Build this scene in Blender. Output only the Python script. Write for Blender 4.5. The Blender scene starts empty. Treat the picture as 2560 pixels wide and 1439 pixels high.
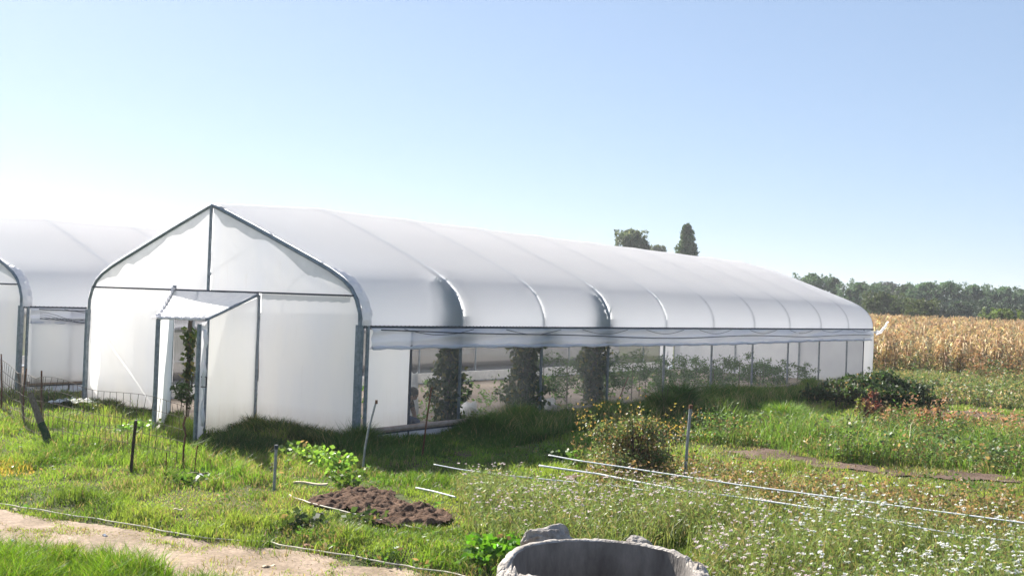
import bpy, bmesh, math, random
import numpy as np
from mathutils import Vector, Matrix
random.seed(7); rng = np.random.default_rng(11)
scene = bpy.context.scene
C = scene.collection
# ------------------------------------------------------------------ camera
F, ROLL, H, YH = 2633.0, math.atan(.0357), 2.45, 757.7
PITCH = math.atan((YH-719.5)*math.cos(ROLL)/F)
def ray(px, py):
    dx = px-1280; dy = -(py-719.5); c, s = math.cos(ROLL), math.sin(ROLL)
    x = c*dx-s*dy; z = s*dx+c*dy; cp, sp = math.cos(PITCH), math.sin(PITCH)
    return np.array([x, cp*F-sp*z, sp*F+cp*z])
def G(px, py, z=0.):            # ground point seen at a pixel of the photograph
    r = ray(px, py); t = (z-H)/r[2]; return np.array([r[0]*t, r[1]*t, z])
def AT(px, py, Y):              # point at a given distance
    r = ray(px, py); t = Y/r[1]; return np.array([r[0]*t, Y, H+r[2]*t])
cd = bpy.data.cameras.new('camera'); cam = bpy.data.objects.new('camera', cd); C.objects.link(cam)
fw = Vector(ray(1280, 719.5)).normalized(); rt = Vector(ray(1281, 719.5)-ray(1280, 719.5)).normalized(); up = rt.cross(fw)
cam.matrix_world = Matrix(((rt.x, up.x, -fw.x, 0), (rt.y, up.y, -fw.y, 0), (rt.z, up.z, -fw.z, H), (0, 0, 0, 1)))
cd.sensor_width = 36; cd.lens = 36*F/2560; cd.clip_start = .1; cd.clip_end = 5000
scene.camera = cam
# ------------------------------------------------------------------ sky and sun
SUNV = Vector((-.877, 1.132, 1.0)).normalized()      # towards the sun
w = bpy.data.worlds.new("World"); scene.world = w; w.use_nodes = True
nt = w.node_tree; bg = nt.nodes['Background']
sky = nt.nodes.new('ShaderNodeTexSky'); sky.sky_type = 'NISHITA'; sky.sun_disc = False
sky.sun_elevation = math.asin(SUNV.z); sky.sun_rotation = math.atan2(SUNV.x, SUNV.y)
sky.altitude = 1200; sky.air_density = 1.0; sky.dust_density = 1.0; sky.ozone_density = 1.0
gm = nt.nodes.new('ShaderNodeGamma'); gm.inputs[1].default_value = .5; nt.links.new(sky.outputs[0], gm.inputs[0])
tn = nt.nodes.new('ShaderNodeMix'); tn.data_type = 'RGBA'; tn.blend_type = 'MULTIPLY'; tn.inputs[0].default_value = 1; tn.inputs[7].default_value = (1, 1.16, 1.4, 1)
nt.links.new(gm.outputs[0], tn.inputs[6]); nt.links.new(tn.outputs[2], bg.inputs[0]); bg.inputs[1].default_value = .084
ld = bpy.data.lights.new('sun', 'SUN'); ld.energy = 5.0; ld.angle = math.radians(.5); ld.color = (1, .95, .87)
sun = bpy.data.objects.new('sun', ld); C.objects.link(sun); sun.rotation_euler = (-SUNV).to_track_quat('-Z', 'Y').to_euler()
sun.location = (-30, 40, 40)
vs = scene.view_settings; vs.view_transform = 'Standard'; vs.look = 'None'; vs.gamma = 1; vs.exposure = 1.62
scene.cycles.max_bounces = 10; scene.cycles.transparent_max_bounces = 16; scene.cycles.transmission_bounces = 8
scene.cycles.diffuse_bounces = 5
# ------------------------------------------------------------------ helpers
def tag(o, label=None, cat=None, group=None, kind=None):
    if label: o['label'] = label
    if cat: o['category'] = cat
    if group: o['group'] = group
    if kind: o['kind'] = kind
    return o
def empty(name, loc=(0, 0, 0), rz=0, label=None, cat=None, group=None):
    o = bpy.data.objects.new(name, None); C.objects.link(o); o.location = loc; o.rotation_euler = (0, 0, rz)
    o.empty_display_size = .2
    return tag(o, label, cat, group)
def link(name, me, mat, parent=None):
    o = bpy.data.objects.new(name, me); C.objects.link(o)
    if mat: me.materials.append(mat)
    if parent: o.parent = parent
    return o
def npmesh(name, V, faces, col=None, mat=None, parent=None, smooth=False):
    """faces: list of (n,k) index arrays"""
    me = bpy.data.meshes.new(name); V = np.asarray(V, np.float32)
    me.vertices.add(len(V)); me.vertices.foreach_set('co', V.ravel())
    faces = [np.asarray(f, np.int32) for f in faces if len(f)]
    nl = sum(f.size for f in faces); npoly = sum(len(f) for f in faces)
    me.loops.add(nl); me.polygons.add(npoly)
    me.loops.foreach_set('vertex_index', np.concatenate([f.ravel() for f in faces]))
    st = []; s = 0
    for f in faces:
        st.append(s+np.arange(len(f))*f.shape[1]); s += f.size
    me.polygons.foreach_set('loop_start', np.concatenate(st).astype(np.int32))
    if smooth: me.polygons.foreach_set('use_smooth', np.ones(npoly, bool))
    me.update(calc_edges=True)
    if col is not None:
        a = me.color_attributes.new('Col', 'FLOAT_COLOR', 'POINT')
        c4 = np.ones((len(V), 4), np.float32); c4[:, :3] = col; a.data.foreach_set('color', c4.ravel())
    return link(name, me, mat, parent)
class MB:
    def __init__(s): s.v = []; s.f = []
    def box(s, c, d, rot=None):
        i = len(s.v)
        for x in (-.5, .5):
            for y in (-.5, .5):
                for z in (-.5, .5):
                    p = Vector((x*d[0], y*d[1], z*d[2]))
                    if rot: p = rot @ p
                    s.v.append(tuple(p+Vector(c)))
        s.f += [tuple(i+k for k in q) for q in ((0, 1, 3, 2), (4, 6, 7, 5), (0, 4, 5, 1), (2, 3, 7, 6), (0, 2, 6, 4), (1, 5, 7, 3))]
        return s
    def tube(s, pts, r, n=8, cap=True):
        pts = [Vector(p) for p in pts]; k = len(pts); rr = r if hasattr(r, '__len__') else [r]*k
        t0 = (pts[1]-pts[0]).normalized(); a = t0.orthogonal().normalized(); i0 = len(s.v)
        for j, p in enumerate(pts):
            t = (pts[min(j+1, k-1)]-pts[max(j-1, 0)]).normalized()
            a = (a-t*a.dot(t)).normalized(); b = t.cross(a)
            for q in range(n):
                an = 2*math.pi*q/n; s.v.append(tuple(p+(a*math.cos(an)+b*math.sin(an))*rr[j]))
        for j in range(k-1):
            for q in range(n):
                s.f.append((i0+j*n+q, i0+j*n+(q+1) % n, i0+(j+1)*n+(q+1) % n, i0+(j+1)*n+q))
        if cap:
            s.f.append(tuple(i0+q for q in range(n))[::-1]); s.f.append(tuple(i0+(k-1)*n+q for q in range(n)))
        return s
    def grid(s, P):
        P = np.asarray(P); a, b = P.shape[:2]; i0 = len(s.v); s.v += [tuple(p) for p in P.reshape(-1, 3)]
        for i in range(a-1):
            for j in range(b-1): s.f.append((i0+i*b+j, i0+i*b+j+1, i0+(i+1)*b+j+1, i0+(i+1)*b+j))
        return s
    def poly(s, pts):
        i = len(s.v); s.v += [tuple(p) for p in pts]; s.f.append(tuple(range(i, i+len(pts)))); return s
    def build(s, name, mat, parent=None, smooth=False):
        me = bpy.data.meshes.new(name); me.from_pydata(s.v, [], s.f); me.update()
        if smooth: me.polygons.foreach_set('use_smooth', [True]*len(me.polygons)); me.update()
        return link(name, me, mat, parent)
_T = rng.random((8, 256, 256))
def vn(x, y, sc=1., k=0):
    x = np.asarray(x, float)/sc+37.3*k; y = np.asarray(y, float)/sc+11.7*k
    xi = np.floor(x).astype(int); yi = np.floor(y).astype(int); fx = x-xi; fy = y-yi
    fx = fx*fx*(3-2*fx); fy = fy*fy*(3-2*fy); T = _T[k % 8]
    g = lambda a, b: T[a & 255, b & 255]
    return (g(xi, yi)*(1-fx)+g(xi+1, yi)*fx)*(1-fy)+(g(xi, yi+1)*(1-fx)+g(xi+1, yi+1)*fx)*fy
def sstep(a, b, x): t = np.clip((x-a)/(b-a), 0, 1); return t*t*(3-2*t)
def inpoly(x, y, P):
    x = np.asarray(x); y = np.asarray(y); r = np.zeros(x.shape, bool); n = len(P)
    for i in range(n):
        x1, y1 = P[i][:2]; x2, y2 = P[(i+1) % n][:2]
        if y1 == y2: continue
        c = ((y1 > y) != (y2 > y)) & (x < (x2-x1)*(y-y1)/(y2-y1)+x1); r ^= c
    return r
def gp(*px): return [G(a, b)[:2] for a, b in px]
# ------------------------------------------------------------------ materials
def newmat(name):
    m = bpy.data.materials.new(name); m.use_nodes = True; nt = m.node_tree
    return m, nt, nt.nodes['Principled BSDF'], nt.nodes['Material Output']
def noise_mat(name, c1, c2, scale=8, rough=.7, metal=0, bump=.2, detail=6, bscale=None, spec=.3, stretch=None):
    m, nt, p, out = newmat(name); n = nt.nodes
    tc = n.new('ShaderNodeTexCoord'); mp = n.new('ShaderNodeMapping'); nt.links.new(tc.outputs['Object'], mp.inputs[0])
    if stretch: mp.inputs['Scale'].default_value = stretch
    no = n.new('ShaderNodeTexNoise'); no.inputs['Scale'].default_value = scale; no.inputs['Detail'].default_value = detail; no.inputs['Roughness'].default_value = .65
    nt.links.new(mp.outputs[0], no.inputs['Vector'])
    cr = n.new('ShaderNodeValToRGB'); cr.color_ramp.elements[0].position = .35; cr.color_ramp.elements[1].position = .65
    cr.color_ramp.elements[0].color = (*c1, 1); cr.color_ramp.elements[1].color = (*c2, 1)
    nt.links.new(no.outputs[0], cr.inputs[0]); nt.links.new(cr.outputs[0], p.inputs['Base Color'])
    p.inputs['Roughness'].default_value = rough; p.inputs['Metallic'].default_value = metal; p.inputs['Specular IOR Level'].default_value = spec
    if bump:
        n2 = n.new('ShaderNodeTexNoise'); n2.inputs['Scale'].default_value = bscale or scale*3; n2.inputs['Detail'].default_value = 8
        nt.links.new(mp.outputs[0], n2.inputs['Vector'])
        b = n.new('ShaderNodeBump'); b.inputs['Strength'].default_value = bump; b.inputs['Distance'].default_value = .03
        nt.links.new(n2.outputs[0], b.inputs['Height']); nt.links.new(b.outputs[0], p.inputs['Normal'])
    return m
def film_mat(name, col, trans, transl=.55, col2=None, bump=.15, scale=1.3, gloss=.08, stretch=None, bscale=2.5, contact=False, dirt=False):
    """thin plastic sheet: scatters light both ways and lets a part straight through"""
    m, nt, p, out = newmat(name); n = nt.nodes; L = nt.links.new; n.remove(p)
    tc = n.new('ShaderNodeTexCoord'); mp = n.new('ShaderNodeMapping'); L(tc.outputs['Object'], mp.inputs[0])
    if stretch: mp.inputs['Scale'].default_value = stretch
    no = n.new('ShaderNodeTexNoise'); no.inputs['Scale'].default_value = scale; no.inputs['Detail'].default_value = 5; L(mp.outputs[0], no.inputs['Vector'])
    cr = n.new('ShaderNodeValToRGB'); cr.color_ramp.elements[0].position = .35; cr.color_ramp.elements[1].position = .7
    c2 = col2 or tuple(c*.9 for c in col)
    cr.color_ramp.elements[0].color = (*c2, 1); cr.color_ramp.elements[1].color = (*col, 1); L(no.outputs[0], cr.inputs[0])
    d = n.new('ShaderNodeBsdfDiffuse'); t = n.new('ShaderNodeBsdfTranslucent'); g = n.new('ShaderNodeBsdfGlossy'); tr = n.new('ShaderNodeBsdfTransparent')
    g.inputs['Roughness'].default_value = .35
    csrc = cr.outputs[0]
    if dirt:         # mud splash along the foot and faint water streaks
        sx = n.new('ShaderNodeSeparateXYZ'); L(tc.outputs['Object'], sx.inputs[0])
        m2_ = n.new('ShaderNodeMapping'); L(tc.outputs['Object'], m2_.inputs[0]); m2_.inputs['Scale'].default_value = (7, 7, .8)
        ns = n.new('ShaderNodeTexNoise'); ns.inputs['Scale'].default_value = 1.6; ns.inputs['Detail'].default_value = 8; ns.inputs['Roughness'].default_value = .7; L(m2_.outputs[0], ns.inputs['Vector'])
        mr = n.new('ShaderNodeMapRange'); mr.inputs['From Min'].default_value = .55; mr.inputs['From Max'].default_value = .0; L(sx.outputs[2], mr.inputs[0])
        mu = n.new('ShaderNodeMath'); mu.operation = 'MULTIPLY'; L(mr.outputs[0], mu.inputs[0]); L(ns.outputs[0], mu.inputs[1])
        st = n.new('ShaderNodeMapRange'); st.inputs['From Min'].default_value = .58; st.inputs['From Max'].default_value = .8; st.inputs['To Max'].default_value = .16; L(ns.outputs[0], st.inputs[0])
        ad = n.new('ShaderNodeMath'); ad.operation = 'ADD'; L(mu.outputs[0], ad.inputs[0]); L(st.outputs[0], ad.inputs[1])
        dm = n.new('ShaderNodeMix'); dm.data_type = 'RGBA'; L(ad.outputs[0], dm.inputs[0]); L(cr.outputs[0], dm.inputs[6]); dm.inputs[7].default_value = (.48, .4, .3, 1); csrc = dm.outputs[2]
    L(csrc, d.inputs[0]); L(csrc, t.inputs[0])
    n2 = n.new('ShaderNodeTexNoise'); n2.inputs['Scale'].default_value = bscale; n2.inputs['Detail'].default_value = 3; L(mp.outputs[0], n2.inputs['Vector'])
    b = n.new('ShaderNodeBump'); b.inputs['Strength'].default_value = bump; b.inputs['Distance'].default_value = .05; L(n2.outputs[0], b.inputs['Height'])
    for q in (d, t, g): L(b.outputs[0], q.inputs['Normal'])
    m1 = n.new('ShaderNodeMixShader'); m1.inputs[0].default_value = transl; L(d.outputs[0], m1.inputs[1]); L(t.outputs[0], m1.inputs[2])
    m2 = n.new('ShaderNodeMixShader'); m2.inputs[0].default_value = gloss; L(m1.outputs[0], m2.inputs[1]); L(g.outputs[0], m2.inputs[2])
    m3 = n.new('ShaderNodeMixShader'); m3.inputs[0].default_value = trans
    if contact:      # where the sheet lies on a tube or leaves it shows what touches it
        at = n.new('ShaderNodeAttribute'); at.attribute_name = 'Col'; L(at.outputs['Fac'], m3.inputs[0])
    L(m2.outputs[0], m3.inputs[1]); L(tr.outputs[0], m3.inputs[2])
    L(m3.outputs[0], out.inputs[0]); return m
def leaf_mat(name, transl=.45, rough=.5, boost=(1.15, 1.15, .8)):
    m, nt, p, out = newmat(name); n = nt.nodes; L = nt.links.new
    a = n.new('ShaderNodeAttribute'); a.attribute_name = 'Col'; L(a.outputs['Color'], p.inputs['Base Color'])
    p.inputs['Roughness'].default_value = rough; p.inputs['Specular IOR Level'].default_value = .35
    mx = n.new('ShaderNodeMix'); mx.data_type = 'RGBA'; mx.blend_type = 'MULTIPLY'; mx.inputs[0].default_value = 1
    L(a.outputs['Color'], mx.inputs[6]); mx.inputs[7].default_value = (*boost, 1)
    t = n.new('ShaderNodeBsdfTranslucent'); L(mx.outputs[2], t.inputs[0])
    ms = n.new('ShaderNodeMixShader'); ms.inputs[0].default_value = transl; L(p.outputs[0], ms.inputs[1]); L(t.outputs[0], ms.inputs[2]); L(ms.outputs[0], out.inputs[0])
    return m
def attr_mat(name, rough=.95, bump=.5, bscale=30, dist=.02):
    m, nt, p, out = newmat(name); n = nt.nodes; L = nt.links.new
    a = n.new('ShaderNodeAttribute'); a.attribute_name = 'Col'
    tc = n.new('ShaderNodeTexCoord'); no = n.new('ShaderNodeTexNoise'); no.inputs['Scale'].default_value = bscale; no.inputs['Detail'].default_value = 9; no.inputs['Roughness'].default_value = .7; L(tc.outputs['Object'], no.inputs['Vector'])
    mr = n.new('ShaderNodeMapRange'); mr.inputs['From Min'].default_value = .3; mr.inputs['From Max'].default_value = .7; mr.inputs['To Min'].default_value = .6; mr.inputs['To Max'].default_value = 1.35; L(no.outputs[0], mr.inputs[0])
    vm = n.new('ShaderNodeVectorMath'); vm.operation = 'SCALE'; L(a.outputs['Color'], vm.inputs[0]); L(mr.outputs[0], vm.inputs['Scale']); L(vm.outputs[0], p.inputs['Base Color'])
    p.inputs['Roughness'].default_value = rough; p.inputs['Specular IOR Level'].default_value = .1
    b = n.new('ShaderNodeBump'); b.inputs['Strength'].default_value = bump; b.inputs['Distance'].default_value = dist; L(no.outputs[0], b.inputs['Height']); L(b.outputs[0], p.inputs['Normal'])
    return m
M = dict(
    roof=film_mat('roof_film', (.98, .98, 1.), .2, .7, (.955, .955, .975), bump=.08, scale=.8, gloss=.02, contact=True),
    gable=film_mat('gable_film', (.96, .94, .895), .03, .75, (.86, .87, .885), bump=.3, scale=.9, dirt=True, gloss=.05, stretch=(1, 1, .35), bscale=2),
    strip=film_mat('double_film', (.8, .8, .79), .05, .55, (.7, .7, .7), bump=.3, scale=4),
    valance=film_mat('curtain_film', (.86, .86, .9), .14, .55, (.74, .76, .84), bump=.5, scale=2, stretch=(1, .35, 3), bscale=3),
    loose=film_mat('loose_film', (.93, .91, .91), .05, .5, (.84, .82, .84), bump=.45, scale=9, bscale=14),
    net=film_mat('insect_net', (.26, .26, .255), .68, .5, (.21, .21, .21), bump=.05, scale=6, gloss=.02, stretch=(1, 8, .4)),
    skirt=film_mat('skirt_film', (.6, .64, .72), .05, .4, (.4, .45, .55), bump=.6, scale=5),
    steel=noise_mat('galvanised_steel', (.15, .18, .2), (.27, .3, .33), 14, .5, .35, .08),
    dark=noise_mat('dark_steel', (.05, .055, .07), (.1, .11, .13), 20, .6, .3, .1),
    rail=noise_mat('rail_wood', (.3, .22, .17), (.42, .33, .27), 9, .8, 0, .3),
    net_far=film_mat('dense_insect_net', (.13, .13, .13), .24, .5, (.1, .1, .105), bump=.05, scale=6, gloss=.01, stretch=(1, 8, .4)),  # darker, denser net for the left side walls
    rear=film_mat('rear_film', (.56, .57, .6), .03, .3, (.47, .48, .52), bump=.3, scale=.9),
    rust=noise_mat('rusty_steel', (.09, .04, .025), (.2, .09, .05), 30, .9, .1, .4),
    black=noise_mat('black_steel', (.015, .012, .012), (.05, .03, .025), 30, .6, .2, .3),
    pipe=noise_mat('grey_pipe', (.2, .21, .22), (.33, .34, .36), 25, .5, .4, .1),
    wood=noise_mat('grey_wood', (.11, .085, .06), (.24, .19, .14), 6, .9, 0, .6, stretch=(6, 6, 1)),
    mosswood=noise_mat('mossy_wood', (.02, .05, .02), (.05, .07, .03), 12, .9, 0, .6),
    plank=noise_mat('pale_plank', (.42, .33, .22), (.6, .5, .36), 8, .85, 0, .3),
    wire=noise_mat('fence_wire', (.11, .08, .06), (.2, .16, .13), 20, .7, .3, 0),
    tape=noise_mat('drip_tape', (.62, .62, .64), (.85, .85, .87), 14, .5, 0, .2),
    cord=noise_mat('cord', (.62, .54, .42), (.75, .68, .56), 20, .8, 0, .2),
    concrete=noise_mat('concrete', (.15, .13, .115), (.45, .415, .38), 7, .95, 0, 1.0, detail=12, bscale=30),
    concin=noise_mat('smooth_concrete', (.1, .088, .08), (.26, .235, .215), 3, .9, 0, .35, detail=10, bscale=40, stretch=(1, 1, .4)),
    sack=film_mat('sack', (.85, .84, .82), .0, .35, (.65, .65, .65), bump=.8, scale=8),
    skin=noise_mat('skin', (.3, .16, .1), (.36, .2, .13), 6, .5, 0, 0),
    hair=noise_mat('hair', (.012, .009, .008), (.03, .022, .018), 30, .5, 0, .4),
    shirt=noise_mat('brown_shirt', (.045, .03, .026), (.075, .05, .04), 10, .9, 0, .4),
    jeans=noise_mat('blue_jeans', (.035, .055, .11), (.06, .09, .16), 10, .9, 0, .4),
    bark=noise_mat('bark', (.06, .045, .035), (.14, .11, .09), 4, .9, 0, .6, stretch=(3, 3, .6)),
    leaf=leaf_mat('leaf'), grass=leaf_mat('grass_blade', .5, .45, (1.2, 1.15, .7)), dry=leaf_mat('dry_leaf', .35, .7, (1.1, 1, .8)),
    tree=leaf_mat('tree_leaf', .3, .6, (1.1, 1.1, .7)), petal=leaf_mat('petal', .4, .7, (1, 1, 1)),
    ground=attr_mat('ground_soil', bscale=14), path=attr_mat('path_soil', bscale=22, bump=.6), soil=attr_mat('dug_soil', bscale=40, bump=1, dist=.04),
)
# ------------------------------------------------------------------ greenhouse frame of reference
A = math.radians(36.7); Nv = np.array([math.cos(A), -math.sin(A), 0]); Lv = np.array([math.sin(A), math.cos(A), 0])
R0 = np.array([-2.449, 17.436, 0.]); HW = 4.03; BAY = 2.62; NB = 10; LEN = BAY*NB
def W(nn, ll, z=0.): return R0+Nv*nn+Lv*ll+np.array([0, 0, z])     # from the front right corner post
def tolocal(x, y):
    dx = np.asarray(x)-R0[0]; dy = np.asarray(y)-R0[1]
    return dx*Nv[0]+dy*Nv[1], dx*Lv[0]+dy*Lv[1]
# ------------------------------------------------------------------ terrain
PATH_TOP = gp((-300, 1205), (0, 1238), (105, 1250), (229, 1269), (352, 1290), (457, 1309), (563, 1322), (668, 1331), (756, 1348), (900, 1371), (1011, 1387), (1116, 1401), (1254, 1429), (1500, 1475))
def path_d(x, y):     # signed distance below the cord line
    px = np.array([p[0] for p in PATH_TOP]); py = np.array([p[1] for p in PATH_TOP])
    return np.interp(x, px, py)-y
def height(x, y):
    x = np.asarray(x, float); y = np.asarray(y, float)
    h = .10*(vn(x, y, 3.1, 1)-.5)+.05*(vn(x, y, .9, 2)-.5)
    far = sstep(60, 120, np.hypot(x, y)); h = h*(1-far)
    nn, ll = tolocal(x, y)
    for off in (0, -10.71):
        ins = (1-sstep(0, .8, np.abs(nn-off+HW)-HW))*(1-sstep(0, .8, np.abs(ll-LEN/2)-LEN/2)); h = h*(1-ins)
    pd = path_d(x, y); near = (1-sstep(2, 5, x))
    h = h-.09*sstep(-.5, .2, pd)*near*(1-sstep(4, 6, pd))
    return h
def hz(p): return float(height(p[0], p[1]))
xs = np.concatenate([[-900, -500, -300, -180, -110, -70, -45, -30], np.arange(-20, 26, .16), [30, 36, 44, 55, 70, 90, 120, 170, 250, 400, 900]])
ys = np.concatenate([[-60, -20, -8, 0, 4], np.arange(6, 44, .16), [46, 49, 53, 58, 65, 75, 90, 120, 180, 300, 500, 900, 1500]])
X, Y = np.meshgrid(xs, ys, indexing='ij'); Z = height(X, Y)
def gridfaces(a, b, mask=None):
    i, j = np.meshgrid(np.arange(a-1), np.arange(b-1), indexing='ij'); q = (i*b+j).ravel()
    f = np.stack([q, q+b, q+b+1, q+1], 1)
    return f if mask is None else f[mask.ravel()]
n1 = vn(X, Y, 1.6, 3)[..., None]; n2 = vn(X, Y, .5, 4)[..., None]
gc = np.array([.045, .06, .018])*(1-n1)+np.array([.085, .08, .035])*n1; gc = gc*(.75+.5*n2)
nn, ll = tolocal(X, Y); ins = ((nn < .05) & (nn > -8.1) & (ll > 0) & (ll < LEN)) | ((nn < -10.66) & (nn > -18.8) & (ll > 0) & (ll < LEN))
gc = np.where(ins[..., None], np.array([.21, .175, .145])*(.8+.4*n2), gc)
npmesh('ground', np.stack([X, Y, Z], -1).reshape(-1, 3), [gridfaces(len(xs), len(ys))], gc.reshape(-1, 3), M['ground'], smooth=True)['kind'] = 'structure'
def sheet(name, P, step, c1, c2, mat, rough=.0, jag=.25, lift=.014, csc=.3, kind='structure', hump=0.):
    P = np.array(P); x0, y0 = P.min(0)-.3; x1, y1 = P.max(0)+.3
    xa = np.arange(x0, x1, step); ya = np.arange(y0, y1, step); X, Y = np.meshgrid(xa, ya, indexing='ij')
    jx = X+jag*(vn(X, Y, .5, 5)-.5)*2; jy = Y+jag*(vn(X, Y, .5, 6)-.5)*2
    ok = inpoly(jx, jy, P); cell = ok[:-1, :-1] & ok[1:, :-1] & ok[:-1, 1:] & ok[1:, 1:]
    Z = height(X, Y)+lift
    if rough or hump:
        e = sum(np.roll(np.roll(ok, a, 0), b, 1).astype(float) for a in (-3, -1, 1, 3) for b in (-3, -1, 1, 3))/16
        Z = Z+e*(hump+rough*(vn(X, Y, .13, 1)-.3)+rough*1.0*(vn(X, Y, .06, 2)-.5)+rough*.6*(vn(X, Y, .025, 5)-.5)+rough*.5*(vn(X, Y, .4, 3)))
    t = (.6*vn(X, Y, csc, 3)+.4*vn(X, Y, csc*.3, 7))[..., None]; col = np.array(c1)*(1-t)+np.array(c2)*t
    return npmesh(name, np.stack([X, Y, Z], -1).reshape(-1, 3), [gridfaces(len(xa), len(ya), cell)], col.reshape(-1, 3), mat, smooth=True)
PATHP = gp((-300, 1212), (0, 1246), (229, 1277), (457, 1317), (668, 1340), (900, 1380), (1116, 1410), (1254, 1437), (1254, 1560), (900, 1600), (440, 1480), (300, 1430), (0, 1395), (-300, 1330))
sheet('path', PATHP, .05, (.18, .135, .09), (.38, .29, .22), M['path'], jag=.12)['kind'] = 'structure'
SOILP = gp((780, 1262), (840, 1236), (925, 1226), (1000, 1240), (1045, 1268), (1120, 1288), (1075, 1312), (975, 1310), (870, 1292), (800, 1274))
so = sheet('soil_patch', SOILP, .02, (.085, .05, .034), (.2, .125, .085), M['soil'], rough=.06, jag=.2, hump=.02, csc=.2); so['kind'] = 'structure'
STRIPS = [gp((2235, 1030), (2330, 1022), (2600, 1050), (2700, 1062), (2700, 1090), (2560, 1078), (2380, 1048)),
          gp((1740, 1108), (1900, 1120), (2150, 1150), (2330, 1172), (2560, 1196), (2560, 1212), (2330, 1190), (2150, 1172), (1900, 1140), (1740, 1122)),
          gp((2100, 1003), (2200, 995), (2600, 1010), (2600, 1018), (2300, 1012))]
for P in STRIPS: sheet('soil_strip', P, .1, (.09, .06, .045), (.2, .14, .11), M['soil'], rough=.025, jag=.55)['kind'] = 'structure'
for P in (gp((1370, 1195), (1420, 1185), (1475, 1190), (1460, 1204), (1400, 1206)), gp((1090, 1130), (1160, 1118), (1210, 1135), (1150, 1148))):
    sheet('soil_strip', P, .05, (.1, .06, .045), (.24, .16, .12), M['soil'], rough=.04, jag=.2)['kind'] = 'structure'
# ------------------------------------------------------------------ greenhouse
PR = [(1, 0, 0), (1, 1.97, 1.97), (.9975, 2.2, 2.22), (.975, 2.42, 2.44), (.942, 2.60, 2.64), (.885, 2.78, 2.84), (.80, 2.945, 3.03), (.70, 3.10, 3.21), (.5, 3.40, 3.55), (.3, 3.70, 3.87), (.12, 3.96, 4.13), (.03, 4.09, 4.25), (0, 4.12, 4.28)]
def profile(k, inset=0.):   # k = 0 front arch, 1 inner arch; from right foot to left foot, local x
    h = [(HW*a-inset if a > .9 else HW*a-inset*.3, (z0 if k == 0 else z1)-(inset*.95 if a <= .9 else 0)) for a, z0, z1 in PR]
    return h+[(-x, z) for x, z in h[-2::-1]]
def wig(p0, p1, amp=.012, n=60, ax=(0, 0, 1)):
    p0 = Vector(p0); p1 = Vector(p1); ax = Vector(ax)
    return [p0.lerp(p1, i/n)+ax*(amp if i % 2 else -amp) for i in range(n+1)]
def edge_x(z, k=0):          # half width of the profile at height z
    q = [(a[1+k], HW*a[0]) for a in PR]; return float(np.interp(z, [t[0] for t in q], [t[1] for t in q]))
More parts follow.
